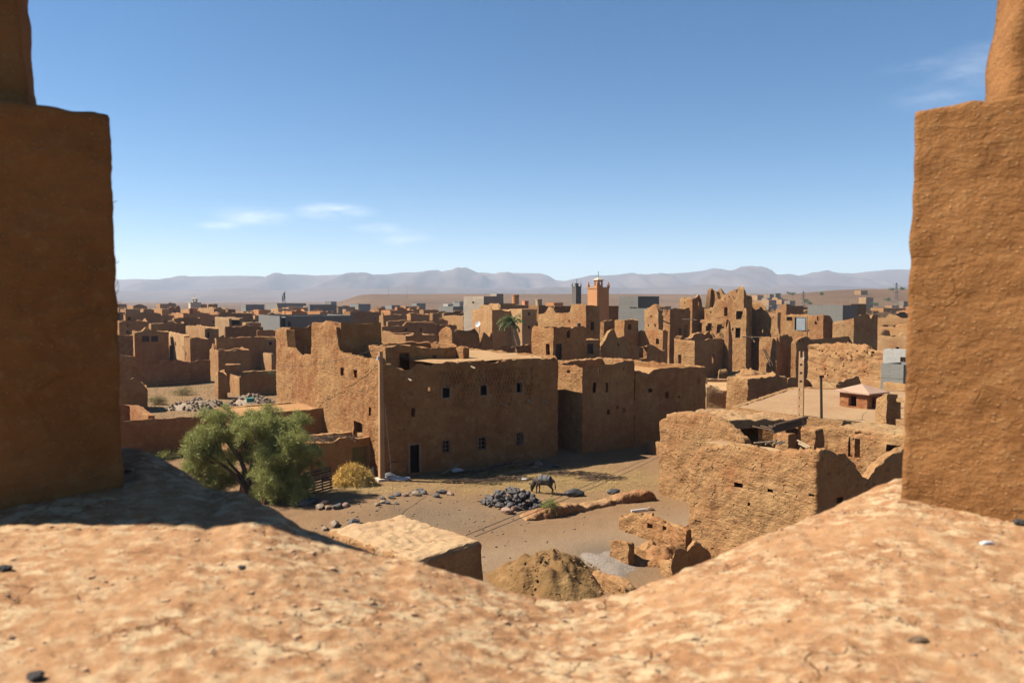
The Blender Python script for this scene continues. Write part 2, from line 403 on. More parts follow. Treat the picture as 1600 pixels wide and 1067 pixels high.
    for pi_, (c, d) in enumerate(prs):
        for r in range(max(KM[c], KM[d])):
            if (pi_, r) in hole:
                # reveals towards existing neighbours
                for (q, rr, g) in (((pi_ - 1) % len(prs), r, 'l'), ((pi_ + 1) % len(prs), r, 'r'), (pi_, r - 1, 'b'), (pi_, r + 1, 't')):
                    if (q, rr) in exist and (q, rr) not in hole:
                        if g == 'l': face(IO[c][r], II[c][r], II[c][r + 1], IO[c][r + 1])
                        elif g == 'r': face(II[d][r], IO[d][r], IO[d][r + 1], II[d][r + 1])
                        elif g == 'b': face(IO[c][r], IO[d][r], II[d][r], II[c][r])
                        else: face(IO[d][r + 1], IO[c][r + 1], II[c][r + 1], II[d][r + 1])
                continue
            face(IO[c][r], IO[d][r], IO[d][r + 1], IO[c][r + 1])
            face(II[d][r], II[c][r], II[c][r + 1], II[d][r + 1])
        a, b = KM[c], KM[d]
        face(IO[c][a], IO[d][b], II[d][b], II[c][a])
    if not closed:
        for r in range(KM[0]): face(II[0][r], IO[0][r], IO[0][r + 1], II[0][r + 1])
        for r in range(KM[-1]): face(IO[-1][r], II[-1][r], II[-1][r + 1], IO[-1][r + 1])
    mb.add(V, Fc)

def resY(Y): return min(1.1, max(.13, Y * .0050))
def grid_roof(mb, P, z, amp=.04, nn=8, sag=0., seed=0.):
    V = []; Fc = []
    for i in range(nn + 1):
        for j in range(nn + 1):
            a = P[0].lerp(P[1], i / nn); b = P[3].lerp(P[2], i / nn); p = a.lerp(b, j / nn)
            V.append((p.x, p.y, z + amp * mn.noise(Vector((p.x * .6 + seed, p.y * .6, 3.))) - sag * math.sin(math.pi * i / nn) * math.sin(math.pi * j / nn)))
    for i in range(nn):
        for j in range(nn):
            a = i * (nn + 1) + j; Fc.append((a, a + nn + 1, a + nn + 2, a + 1))
    mb.add(V, Fc)
def spanto(C, d, px, zt):
    u = (px - 800) / F; D0 = C.y * CP + (H - zt) * SP
    den = d.x - u * CP * d.y
    return (u * D0 - C.x) / den if abs(den) > 1e-6 else 1e9
def auto_z(top):
    return max(4.6, min(8.6, 8.6 - (top - 475) * .062))
def frame_part(parent, kind, p0, d, nrm, s0, s1, za, zb, Y, framem=None, panem=None):
    """window or door set in its opening: timber frame with bars, pane, leaf or black doorway sheet behind"""
    w = s1 - s0; h = zb - za; t = min(.12 if kind in 'fo' else .09, w * .14); fd = .035 if kind in 'fog' else .10; name = 'door' if kind in 'do' else 'window'
    ang = math.atan2(d.y, d.x)
    def at(s, dep): q = p0 + d * s - nrm * dep; return q.x, q.y
    mb = MB()
    for s in (s0 + t / 2, s1 - t / 2): x, y = at(s, fd); mb.box(x, y, (za + zb) / 2, t, .12, h, ang)
    for z in (zb - t / 2,) + ((za + t / 2,) if kind not in 'do' else ()): x, y = at((s0 + s1) / 2, fd); mb.box(x, y, z, w - 2 * t, .12, t, ang)
    if kind in 'wg':
        x, y = at((s0 + s1) / 2, .12); mb.box(x, y, (za + zb) / 2, t * .6, .05, h - 2 * t, ang)
        for q in (.33, .66): mb.box(*at((s0 + s1) / 2, .125), za + h * q, w - 2 * t, .03, t * .5, ang)
    o = mb.build(name, framem or (STICK if kind == 'g' else PALEFRAME if kind in 'fog' else DARKWOOD), parent)
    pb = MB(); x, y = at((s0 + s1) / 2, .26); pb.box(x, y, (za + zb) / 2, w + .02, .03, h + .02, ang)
    q = pb.build('leaf' if kind in 'do' else 'pane', panem or (DARKWOOD if kind == 'd' else PANE_OR_DARK), o)  # kind 'o': no leaf, a black sheet painting the open doorway's dark inside
    return o
NAMES = {}
def house(Lp, Cp, Rp, top, label, cat='house', name='mud_house', Y=None, z=None, tone='m', mat=None, opens=(), profL=None, profR=None, roof=True, par=.35, th=None, amp=None, erode=None,
          b=None, a=None, theta=TH, group=None, backdrop=0., auto=True, z0=0., res=None, thick=.4, rails=False, roofmat=None, spouts=()):
    """box house: lit face from photo pixel Lp to the near corner Cp, shaded face on to Rp, wall head at pixel row `top`"""
    if Y is None:
        zt = auto_z(top) if z is None else z; Y = (H - zt) * F / max(top - 467, 4)
    else: zt = zpy(top, Y)
    d1 = Vector((math.cos(theta), math.sin(theta))); d2 = Vector((-math.sin(theta), math.cos(theta)))
    C = Vector((xpx(Cp, Y, zt), Y))
    def lim(v, lo, hi, dflt): return dflt if (v < 0.2 or v > 200) else max(lo, min(hi, v))
    A = a or lim(spanto(C, d1, Rp, zt), .8, 45, 6.)
    B = b or lim(spanto(C, d2, Lp, zt), .8, 26, 6.)
    if b is None: B = max(B, 3.0) if Lp == Cp else B
    P = [C, C + d1 * A, C + d1 * A + d2 * B, C + d2 * B]
    r = res or resY(Y); am = amp if amp is not None else min(.12, .03 + r * .12)
    er = erode if erode is not None else .14 + .18 * rng.random()
    seed = rng.random() * 90
    jv = rng.uniform(.84, 1.14); jh = rng.uniform(-.05, .05); mc = MUDC[tone]
    t = thing(name, label, cat, (C.x, C.y, z0), (mc[0] * jv, mc[1] * jv * (1 + jh), mc[2] * jv * (1 + 2.2 * jh), 1), group)
    lo = {}; parts = []
    def span(e, x): return spanto(C, d1 if e == 0 else d2, x, zt)
    for op in opens:
        face, k, x0, y0, x1, y1 = op[:6]; arch = len(op) > 6
        e = 0 if face == 'R' else 3
        sa, sb = sorted((span(e, x0), span(e, x1)))
        lim_ = A if e == 0 else B
        sa = max(.15, sa); sb = min(lim_ - .15, sb)
        if sb - sa < .1: continue
        ym = C.y + (d1.y if e == 0 else d2.y) * (sa + sb) / 2
        za, zb = sorted((zpy(y0, ym), zpy(y1, ym))); za = max(za, z0 + .02); 
        if e == 3: s0, s1 = B - sb, B - sa
        else: s0, s1 = sa, sb
        lo.setdefault(e, []).append((s0, s1, za, zb, arch)); parts.append((e, k, s0, s1, za, zb))
    if auto and not opens and roof and Y < 330:
        for e, LL in ((0, A), (3, B)):
            for q in range(int(LL / 4.5)):
                if rng.random() < .75:
                    s = .8 + rng.random() * (LL - 2.2); w = .35 + .4 * rng.random(); zz = zt - 1.2 - rng.random() * 1.2
                    if all(abs(s - x[0]) > 1.1 for x in lo.get(e, [])): lo.setdefault(e, []).append((s, s + w, zz - w * 1.1, zz, False)); parts.append((e, 'h', s, s + w, zz - w, zz))
    steps = {}
    if not (profL or profR) and roof and mat is None and A > 3.5:
        for e, LL in enumerate((A, B, A, B)):
            st = []
            if rng.random() < .65:
                for q in range(rng.choice((1, 1, 2))):
                    u0 = rng.uniform(0, LL * .8); st.append((u0, u0 + rng.uniform(.8, LL * .5), rng.choice((-.35, -.25, .3, .45, .7)) * (1 if erode is None or erode > .05 else .4)))
            steps[e] = st
    def topf(e, s, o):
        if steps:
            return zt + sum(d for (u0, u1, d) in steps[e] if u0 < s < u1)
        if e == 0 and profR: p = profR
        elif e == 3 and profL: p = profL
        elif e in (1, 2) and (profL or profR):
            z1 = zpy((profR or [(0, top)])[-1][1], P[1].y) if profR else zt
            z3 = zpy(profL[0][1], P[3].y) if profL else zt
            LL = B if e == 1 else A
            z2 = min(z1, z3) - backdrop
            f = s / LL
            return (z1 + (z2 - z1) * min(1, f * 3)) if e == 1 else (z2 + (z3 - z2) * max(0, f * 3 - 2))
        else: return zt
        x = PX(o.x, o.y, zt)[0]
        return zpy(interp(p, x), o.y)
    mb = MB(); shell(mb, P, True, min(thick, A * .3, B * .3), z0, topf, lo, r, am, er, seed)
    m = mat or (MUD if Y < 160 else FARMUD)
    mb.build('wall', m, t, smooth=True, sharp=50)
    if roof:
        tops = [topf(e, s, P[e] + (P[(e + 1) % 4] - P[e]) * (s / max((P[(e + 1) % 4] - P[e]).length, .1))) for e in range(4) for s in (0., 1.5)]
        zr = min(tops) - par
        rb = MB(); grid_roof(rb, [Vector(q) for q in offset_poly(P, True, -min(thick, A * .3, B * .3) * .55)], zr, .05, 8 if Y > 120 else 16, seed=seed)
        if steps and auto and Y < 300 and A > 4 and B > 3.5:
            hgt = rng.uniform(1.3, 2.1); w_, l_ = rng.uniform(1.4, 2.4), rng.uniform(1.6, 3.0)
            if rng.random() < .38:
                q = C + d1 * rng.uniform(.5, A - w_ - .5) + d2 * rng.uniform(.5, max(.6, B - l_ - .3)); sb_ = MB()
                shell(sb_, [q, q + d1 * w_, q + d1 * w_ + d2 * l_, q + d2 * l_], True, .25, zr - .05, lambda e, s, o: zr + hgt, {0: [(.35, .95, zr + .05, zr + hgt - .35, False)]}, max(r * .8, .22), .05, .12, seed)
                so = sb_.build('stair_room', m, t, smooth=True, sharp=50)
                sr = MB(); grid_roof(sr, [q + d1 * .1 + d2 * .1, q + d1 * (w_ - .1) + d2 * .1, q + d1 * (w_ - .1) + d2 * (l_ - .1), q + d1 * .1 + d2 * (l_ - .1)], zr + hgt - .12, .03, 4); sr.build('stair_roof', ROOF, so, smooth=True)
            if rng.random() < .3:
                pb2 = MB()
                for q_ in range(5):
                    q = C + d1 * (A * .5 + rng.uniform(-1.2, 1.2)) + d2 * rng.uniform(.6, B - .5); w_ = rng.uniform(0, 3.14); pb2.tube([(q.x, q.y, zr + .12), (q.x + 1.3 * math.cos(w_), q.y + 1.3 * math.sin(w_), zr + .2 + .5 * rng.random())], .05, 4)
                pb2.build('roof_timber', STICK, t)
            if rng.random() < .25 and Y > 90:
                q = C + d1 * rng.uniform(.4, A - .4) + d2 * .5; an = MB(); an.tube([(q.x, q.y, zr), (q.x, q.y, zt + 1.6)], .03, 4); an.box(q.x, q.y, zt + 1.5, .9, .04, .04, rng.random()); an.box(q.x, q.y, zt + 1.2, .6, .04, .04, rng.random()); an.build('antenna', METAL, t)
        rb.build('roof', roofmat or (ROOF if m in (MUD, FARMUD, ROUGH) else m), t, smooth=True, color=tuple(min(1, c * 1.18) for c in MUDC[tone][:3]) + (1,))  # roof colour lightened above the wall tone to suggest extra sun on top
    for (e, k, s0, s1, za, zb) in parts:
        if k == 'h': continue
        nrm = Vector((d1.y, -d1.x)) if e == 0 else -d1
        p0 = P[0] if e == 0 else P[3]; dd = d1 if e == 0 else -d2
        frame_part(t, k, p0, dd, nrm, s0, s1, za, zb, Y)
    for (x, y) in spouts:
        s = span(0, x); p = C + d1 * s; nrm = Vector((d1.y, -d1.x)); zz = zpy(y, p.y)
        sb_ = MB(); q = p + nrm * .55 + d1 * .15; sb_.tube([(p.x - nrm.x * .1, p.y - nrm.y * .1, zz), (q.x, q.y, zz - .16)], .06, 6); sb_.build('rain_spout', PALESTICK, t)
    if rails:
        rb = MB()
        for i in range(rails):
            q = P[0].lerp(P[1], rng.random()).lerp(P[3].lerp(P[2], rng.random()), rng.random())
            rb.tube([(q.x, q.y, zt - .3), (q.x + rng.uniform(-.1, .1), q.y, zt + .7 + .5 * rng.random())], .025, 4)
        rb.build('rebar', METAL, t)
    t['_geo'] = 0; del t['_geo']
    t_info[t.name] = (C, A, B, d1, d2, zt, Y)
    return t
t_info = {}
def wallrun(pts, prof, label, name='mud_wall', cat='wall', tone='m', thick=.5, opens=(), z0=0., mat=None, amp=None, erode=.14, res=None, group=None, parent=None, partname='wall', windows=()):
    """free-standing wall run: pts [(px, Y)], wall head traced as [(px, py)]"""
    P = [Vector((xpx(px, Y, 3.), Y)) for px, Y in pts]
    Ym = sum(Y for _, Y in pts) / len(pts)
    r = res or resY(Ym); am = amp if amp is not None else min(.14, .04 + r * .14)
    def topf(e, s, o): return zpy(interp(prof, PX(o.x, o.y, 3.)[0]), o.y)
    lo = {}
    for op in opens:
        x0, y0, x1, y1 = op[:4]
        for e in range(len(P) - 1):
            if pts[e][0] - 1 <= x0 and x1 <= pts[e + 1][0] + 1:
                d = (P[e + 1] - P[e]); LL = d.length; d = d / LL
                sa, sb = sorted((spanto(P[e], d, x0, 3.), spanto(P[e], d, x1, 3.)))
                ym = P[e].y + d.y * (sa + sb) / 2
                za, zb = sorted((zpy(y0, ym), zpy(y1, ym)))
                sa = max(sa, .1); sb = min(sb, LL - .1)
                if sb - sa > .08: lo.setdefault(e, []).append((sa, sb, max(za, z0 + .03), zb, len(op) > 4))
    mb = MB(); shell(mb, P, False, thick, z0, topf, lo, r, am, erode, rng.random() * 90)
    if parent: return mb.build(partname, mat or MUD, parent, smooth=True, sharp=50)
    o = mb.build(name, mat or MUD, None, (P[0].x, P[0].y, z0), smooth=True, sharp=50)
    return tag(o, label, cat, group, MUDC[tone])
def mound(cx, cy, rx, ry, h, mb, nz=.15, n=40, z0=-.15, power=1.0, seed=0., freq=1.2):
    """soft irregular heap"""
    V = [(cx, cy, z0 + h * (1 + nz * 2 * mn.noise(Vector((cx * freq + seed, cy * freq, 1.)))))]; Fc = []; rings = max(6, n // 3)
    for i in range(1, rings + 1):
        f = i / rings
        for k in range(n):
            w = 2 * math.pi * k / n; q = 1 + .22 * mn.noise(Vector((math.cos(w) * 1.5 + seed, math.sin(w) * 1.5, seed)))
            x = cx + rx * f * q * math.cos(w); y = cy + ry * f * q * math.sin(w)
            zz = h * (max(0, math.cos(f * math.pi / 2)) ** power) * (1 + nz * 2 * mn.noise(Vector((x * freq + seed, y * freq, 1.)))) + nz * h * .5 * mn.noise(Vector((x * freq * 3.3, y * freq * 3.3, seed))) * (1 - f)
            V.append((x, y, z0 + max(zz, 0)))
    V[0] = (cx, cy, sum(q[2] for q in V[1:n + 1]) / n + .02 * h)
    for k in range(n): Fc.append((0, 1 + k, 1 + (k + 1) % n))
    for i in range(rings - 1):
        for k in range(n):
            a = 1 + i * n; b = a + n; k2 = (k + 1) % n
            Fc.append((a + k, b + k, b + k2, a + k2))
    mb.add(V, Fc)
def block(mb, poly, z0, z1, res=.2, amp=.05, rnd=.08, seed=0., taper=0., top=None):
    """solid weathered block with a rounded head"""
    P = [Vector(p) for p in poly]; n = len(P); ring = []
    for e in range(n):
        a, b = P[e], P[(e + 1) % n]; k = max(1, round((b - a).length / res))
        for i in range(k): ring.append(a.lerp(b, i / k))
    c = sum(ring, Vector((0, 0))) / len(ring); m = len(ring); V = []; Fc = []
    k = max(2, round((z1 - z0) / res)); levels = [(z0 + (z1 - rnd - z0) * i / k, 1 - taper * i / k) for i in range(k + 1)]
    rr = max((p - c).length for p in ring)
    levels += [(z1 - rnd * .3, 1 - taper - rnd * .3 / rr), (z1, 1 - taper - rnd / rr)]
    inner = max(3, round(rr / res)); base_f = levels[-1][1]
    levels += [(z1, base_f * (1 - i / inner)) for i in range(1, inner)]
    nl = len(levels)
    for (z, f) in levels:
        for p in ring:
            q = c + (p - c) * f
            zt = z
            if top is not None: zt = z0 + (z - z0) * (top(q.x, q.y) - z0) / (z1 - z0)
            nv = Vector((mn.noise(Vector((q.x / res * .22 + seed, q.y / res * .22, zt / res * .22))), mn.noise(Vector((q.x / res * .22, q.y / res * .22 + seed, zt / res * .22 + 7))), mn.noise(Vector((q.x / res * .3 + 3, q.y / res * .3, zt / res * .3 + seed)))))
            n2 = mn.noise(Vector((q.x / res * .08 + seed, q.y / res * .08, zt / res * .08))); n3 = mn.noise(Vector((q.x / res * .6 + seed, q.y / res * .6, zt / res * .6))); nv += Vector((n3, n3, n3)) * .35
            V.append((q.x + amp * (nv.x * .7 + n2 * .6), q.y + amp * (nv.y * .7 - n2 * .4), zt + (amp * nv.z * .8 if zt > z0 + .01 else 0)))
    for l in range(nl - 1):
        for i in range(m):
            j = (i + 1) % m; Fc.append((l * m + i, l * m + j, (l + 1) * m + j, (l + 1) * m + i))
    V.append((c.x, c.y, (top(c.x, c.y) if top else z1))); ci = len(V) - 1
    for i in range(m): Fc.append(((nl - 1) * m + i, (nl - 1) * m + (i + 1) % m, ci))
    mb.add(V, Fc)
def rock_mesh(name, m, seed, n=2, squash=.7, rough=.35):
    bm = bmesh.new(); bmesh.ops.create_icosphere(bm, subdivisions=n, radius=1)
    for v in bm.verts:
        p = v.co.copy(); q = 1 + rough * mn.noise(p * 1.1 + Vector((seed * 3.1, seed, 0))) + rough * .5 * mn.noise(p * 2.6 + Vector((0, seed, seed)))
        # chisel: flatten along a few directions
        for k in range(4):
            d = Vector((math.sin(seed * 7 + k * 2.1), math.cos(seed * 5 + k * 1.7), math.sin(seed * 3 + k * 2.9))).normalized()
            t = p.dot(d)
            if t > .62: q *= .62 / t * .5 + .5
        v.co = p * q; v.co.z *= squash
    me = bpy.data.meshes.new(name); bm.to_mesh(me); bm.free(); me.materials.append(m)
    return me
def leaves(mb, centers, radius, per, ln, wd, rnd, up=.3, droop=0.):
    """many leaf slivers round spray centres"""
    n = len(centers) * per
    g = np.random.default_rng(rnd)
    c = np.repeat(np.array(centers), per, 0) + g.normal(0, 1, (n, 3)) * np.array(radius) * .5
    d = g.normal(0, 1, (n, 3)); d[:, 2] += up; d[:, 2] -= droop; d /= np.linalg.norm(d, axis=1)[:, None]
    s = np.cross(d, g.normal(0, 1, (n, 3))); s /= np.linalg.norm(s, axis=1)[:, None]
    l = ln * (.6 + .8 * g.random(n))[:, None]; w = wd * (.6 + .8 * g.random(n))[:, None]
    a = c - s * w * .5; b = c + s * w * .5; e = c + d * l + s * w * .12; f_ = c + d * l - s * w * .12
    V = np.stack([a, b, e, f_], 1).reshape(-1, 3)
    mb.add(V.tolist(), [(4 * i, 4 * i + 1, 4 * i + 2, 4 * i + 3) for i in range(n)])
# ---------------------------------------------------------------- ground
def smooth01(x): x = max(0., min(1., x)); return x * x * (3 - 2 * x)
def gheight(x, y):
    z = .05 * mn.noise(Vector((x * .25, y * .25, 0))) + .025 * mn.noise(Vector((x * 1.1, y * 1.1, 4)))
    if y > 200: z *= .3
    # earth bank below the pole, sloping down to the track
    z += .35 * math.exp(-(((x + 8) / 7) ** 2 + ((y - 44.5) / 2.8) ** 2))
    z += .25 * math.exp(-(((x + 7) / 2.2) ** 2 + ((y - 41.8) / 1.3) ** 2))
    return z
def axis(a, b, step, far_lo, far_hi, g=1.16):
    v = []; x = a
    while x <= b + 1e-6: v.append(x); x += step
    s = step; x = v[-1]
    while x < far_hi: s *= g; x += s; v.append(x)
    s = step; x = v[0]; lo = []
    while x > far_lo: s *= g; x -= s; lo.append(x)
    return lo[::-1] + v
xs = axis(-30, 26, .38, -7500, 7500); ys = axis(26, 66, .38, -25, 9300, 1.12)
V = []; Fc = []; colr = []
PB = {k: G(*k) for k in [(760, 850), (880, 815), (1000, 800), (850, 752), (945, 872), (280, 620), (690, 812), (1000, 735), (560, 770), (1150, 585)]}
def gau(x, y, c, rx, ry): return math.exp(-(((x - c.x) / rx) ** 2 + ((y - c.y) / ry) ** 2))
for y in ys:
    for x in xs:
        V.append((x, y, gheight(x, y)))
        w1 = mn.noise(Vector((x * .5, y * .5, 2.))); w2 = mn.noise(Vector((x * 1.7, y * 1.7, 8.)))
        straw = min(1, 1.7 * gau(x, y, PB[(850, 752)], 7.0, 3.6) + .7 * gau(x, y, PB[(560, 770)], 3.5, 2.2)) * smooth01(.62 + .7 * w1 + .5 * w2)
        grav = min(1, 1.4 * gau(x, y, PB[(945, 872)], 1.6, 2.2)) + .75 * gau(x, y, PB[(690, 812)], 3.6, 3.2)
        dry = smooth01((y - 72) / 10) * smooth01((120 - y) / 10) * smooth01(.5 + w1)
        road = math.exp(-((y - (34.5 + .42 * (x + 2) + .012 * (x + 2) ** 2)) / 2.6) ** 2) * (1 if x > -6 else max(0, 1 + (x + 6) / 4))
        colr.append((max(0, min(1, straw)), max(0, min(1, grav)), max(0, min(1, dry)), max(0, min(1, road))))
nx = len(xs)
for j in range(len(ys) - 1):
    for i in range(nx - 1): Fc.append((j * nx + i, j * nx + i + 1, (j + 1) * nx + i + 1, (j + 1) * nx + i))
me = bpy.data.meshes.new('ground'); me.from_pydata(V, [], Fc); me.polygons.foreach_set('use_smooth', [True] * len(Fc))
for nm_, sl in (('cover', slice(0, 3)),):
    at = me.color_attributes.new('cover', 'FLOAT_COLOR', 'POINT')
    at.data.foreach_set('color', np.array([(c[0], c[1], c[2], 1.) for c in colr], dtype=np.float32).ravel())
at = me.attributes.new('track', 'FLOAT', 'POINT'); at.data.foreach_set('value', [c[3] for c in colr])
def ground_mat():
    m, N, L, bs = new_mat('dusty_ground')
    pos = N.new('ShaderNodeNewGeometry').outputs['Position']
    a = N.new('ShaderNodeAttribute'); a.attribute_name = 'cover'; sp = N.new('ShaderNodeSeparateColor'); L.new(a.outputs['Color'], sp.inputs[0])
    tk = N.new('ShaderNodeAttribute'); tk.attribute_name = 'track'
    big = noise_n(N, L, pos, .22, 4); mid = noise_n(N, L, pos, 1.3, 5, .6); fine = noise_n(N, L, pos, 8, 5, .7); vfar = noise_n(N, L, pos, .011, 5, .6)
    c = mix_n(N, L, rng_n(N, L, big, .35, .68), (.335, .205, .115), (.39, .25, .145))
    c = mix_n(N, L, rng_n(N, L, mid, .45, .75, 0, .55), c, (.25, .15, .085))
    c = mix_n(N, L, tk.outputs['Fac'], c, mix_n(N, L, mid, (.36, .25, .165), (.43, .31, .21)))
    c = mix_n(N, L, sp.outputs[1], c, mix_n(N, L, fine, (.22, .17, .122), (.30, .235, .175)))
    c = mix_n(N, L, math_n(N, L, 'MULTIPLY', sp.outputs[2], rng_n(N, L, mid, .35, .6)), c, (.36, .255, .115))
    c = mix_n(N, L, math_n(N, L, 'MULTIPLY', sp.outputs[0], rng_n(N, L, fine, .38, .58)), c, (.42, .30, .11))
    c = mix_n(N, L, rng_n(N, L, fine, .52, .80, 0, .55), c, (.155, .095, .055))
    sx = N.new('ShaderNodeSeparateXYZ'); L.new(pos, sx.inputs[0])
    farf = rng_n(N, L, sx.outputs[1], 350, 700)
    fc = mix_n(N, L, rng_n(N, L, vfar, .38, .64), (.245, .15, .09), (.155, .10, .068))
    c = mix_n(N, L, farf, c, fc)
    L.new(mix_n(N, L, 1.0, c, (.455, .425, .375), 'MULTIPLY'), bs.inputs['Base Color']); bs.inputs['Roughness'].default_value = .97; bs.inputs['Specular IOR Level'].default_value = .1
    bump_n(N, L, math_n(N, L, 'ADD', mid, math_n(N, L, 'MULTIPLY', fine, .6)), .07, 1, bs)
    return m
GROUND = ground_mat()
me.materials.append(GROUND); go = bpy.data.objects.new('ground', me); COL.objects.link(go); structure(go)

# ---------------------------------------------------------------- far plain rises, mesa and mountains
def hill_mat(name, a, b, scale, bump):
    m, N, L, bs = new_mat(name)
    pos = N.new('ShaderNodeNewGeometry').outputs['Position']
    n1 = noise_n(N, L, scaled(N, L, pos, (1, 1, 3)), scale, 7, .62); n2 = noise_n(N, L, pos, scale * 9, 4, .7)
    c = mix_n(N, L, rng_n(N, L, n1, .36, .66), a, b); c = mix_n(N, L, rng_n(N, L, n2, .52, .7, 0, .5), c, tuple(x * .55 for x in a))
    L.new(c, bs.inputs['Base Color']); bs.inputs['Roughness'].default_value = 1; bs.inputs['Specular IOR Level'].default_value = 0
    bump_n(N, L, n1, bump, 1, bs)
    return m
HILL = hill_mat('stony_hill', (.122, .076, .045), (.085, .053, .033), .006, 6.)
MOUNT = hill_mat('mountain_rock', (.105, .074, .06), (.045, .034, .031), .0011, 60.)
def ridge(name, prof, d0, d1, d2, mat, nx_=160, ny=14, rough=.06, base=-2., gully=0., seed=0.):
    """terrain whose crest stands at distance d1; prof = crest traced as photo pixels"""
    x0, x1 = prof[0][0], prof[-1][0]; V = []; Fc = []
    for j in range(ny + 1):
        f = j / ny
        for i in range(nx_ + 1):
            px = x0 + (x1 - x0) * i / nx_
            d = d0 + (d1 - d0) * min(1, f / .7) if f <= .7 else d1 + (d2 - d1) * (f - .7) / .3
            x = (px - 800) / F * d; h = zpy(interp(prof, px), d1)
            s = smooth01(f / .7) if f <= .7 else 1 - smooth01((f - .7) / .3)
            if gully: s = max(0, s * (1 + .9 * gully * mn.fractal(Vector((x / 420 + seed, f * 1.6, seed)), 1., 2., 4) * (4 * s * (1 - s) if f < .7 else 0)))
            z = base + (h - base) * s
            z += rough * (h - base) * s * mn.fractal(Vector((x / 300., d / 300., seed)), 1., 2., 4) * (1 if f < .60 else .12)
            V.append((x, d, z))
    for j in range(ny):
        for i in range(nx_):
            a = j * (nx_ + 1) + i; Fc.append((a, a + 1, a + nx_ + 2, a + nx_ + 1))
    mb = MB(); mb.add(V, Fc); o = mb.build(name, mat, smooth=True, sharp=180); return structure(o)
crest = [(-300, 440), (-100, 436), (60, 440), (175, 438), (215, 436), (270, 438), (305, 434), (345, 431.5), (375, 431), (405, 431.5), (420, 434), (455, 433), (490, 431), (540, 429), (565, 431), (590, 430), (640, 426), (665, 426.5), (690, 425), (700, 422.5), (712, 421), (728, 424), (745, 428), (755, 426.5), (770, 429), (790, 427), (830, 427), (845, 427.5), (857, 431), (868, 438), (885, 440), (905, 436), (930, 432), (960, 430), (1000, 429.5), (1050, 427.5), (1075, 426), (1100, 423), (1115, 419.5), (1128, 422), (1142, 425), (1155, 421), (1166, 419.5), (1180, 421), (1195, 425), (1215, 430.5), (1245, 431), (1265, 428), (1290, 424), (1310, 427), (1330, 428), (1360, 425), (1385, 422), (1405, 421), (1450, 425), (1520, 419), (1600, 428), (1750, 422), (1900, 432)]
def jitter(p, k):
    out = []
    for (a, b), (c, d) in zip(p, p[1:]):
        n = max(1, int((c - a) / 5))
        for i in range(n): x = a + (c - a) * i / n; out.append((x, b + (d - b) * i / n + .55 * mn.fractal(Vector((x * .09 + k, k, 0)), 1., 2., 3)))
    return out + [p[-1]]
ridge('mountain_range', jitter(crest, 1), 4600, 7000, 8800, MOUNT, 420, 44, .07, -8, .95, 3.)
ridge('mountain_foothills', jitter([(-300, 462), (175, 459), (260, 455), (340, 451), (430, 455), (520, 450), (600, 452), (680, 447), (760, 452), (850, 450), (930, 449), (1010, 451), (1100, 446), (1200, 449), (1290, 446), (1370, 450), (1460, 444), (1600, 452), (1900, 452)], 4), 3300, 5200, 6400, MOUNT, 300, 18, .10, -8, .8, 9.)
ridge('mesa', [(512, 474), (530, 471.5), (548, 465.5), (562, 461), (580, 459.5), (640, 459.5), (760, 459), (900, 459.5), (1000, 459.5), (1110, 460), (1190, 459), (1250, 459.5), (1330, 460), (1420, 460), (1700, 460), (1900, 462)], 900, 1500, 3200, HILL, 260, 12, .05, -1.5, .25, 5.)
ridge('low_hill', [(1120, 470), (1180, 464.5), (1230, 460), (1270, 456), (1310, 453), (1345, 451.5), (1400, 451.5), (1450, 452), (1600, 449), (1800, 456)], 560, 1000, 1700, HILL, 160, 14, .05, -1.5, .2, 6.)

# haze: one closed box of thin pale air
hb = MB(); hb.box(0, 4200, 213.3, 17000, 10900, 431.4)
hz = hb.build('haze', new_mat('haze_air')[0]); hz['kind'] = 'stuff'
hm = hz.data.materials[0]; N = hm.node_tree.nodes; N.remove(N['Principled BSDF'])
pv = N.new('ShaderNodeVolumePrincipled'); pv.inputs['Color'].default_value = (.72, .83, 1.0, 1); pv.inputs['Density'].default_value = 1.0e-4; pv.inputs['Anisotropy'].default_value = .1
hm.node_tree.links.new(pv.outputs[0], N['Material Output'].inputs['Volume'])

# ---------------------------------------------------------------- the parapet the photo is taken over
edge_px = [(-900, 700), (0, 698), (185, 698), (216, 701), (245, 716), (289, 740), (315, 762), (372, 771), (420, 793), (460, 821), (500, 836), (549, 853), (592, 868), (651, 878), (689, 890), (761, 912), (810, 926), (850, 935), (880, 938), (923, 934), (985, 925), (1006, 915), (1055, 898), (1103, 877), (1130, 868), (1188, 841), (1275, 806), (1350, 773), (1406, 748), (1600, 752), (2500, 752)]
edge_far = [(-900, 3.0), (0, 3.0), (188, 2.98), (245, 2.75), (300, 2.52), (372, 2.3), (460, 2.12), (650, 1.98), (872, 1.90), (1050, 2.0), (1200, 2.2), (1340, 2.46), (1406, 2.58), (1600, 2.62), (2500, 2.62)]
def edge_at(px): Y = interp(edge_far, px); return Y, max(zpy(interp(edge_px, px), Y), H - .95)
def soft_edge(px):
    return [sum(edge_at(px + o)[k] * w for o, w in ((-160, .1), (-110, .15), (-55, .18), (0, .14), (55, .18), (110, .15), (160, .1))) for k in (0, 1)]
SOFT = {}
def sill_at(px, f):
    """f = 0 under the viewer .. 1 at the crumbled outer lip"""
    k = round(px, 1)
    if k not in SOFT: SOFT[k] = (edge_at(px), soft_edge(px))
    (Ya, za), (Yb, zb) = SOFT[k]; w = smooth01((f - .55) / .45); YE_ = Yb + (Ya - Yb) * w; ze = zb + (za - zb) * w
    Y0 = .28; y = Y0 + (YE_ - Y0) * f; zi = H - .625
    g = max(0, min(1, (y - .8) / (YE_ - .8))); g = .5 * g + .5 * smooth01(g)
    return y, zi + (ze - zi) * g
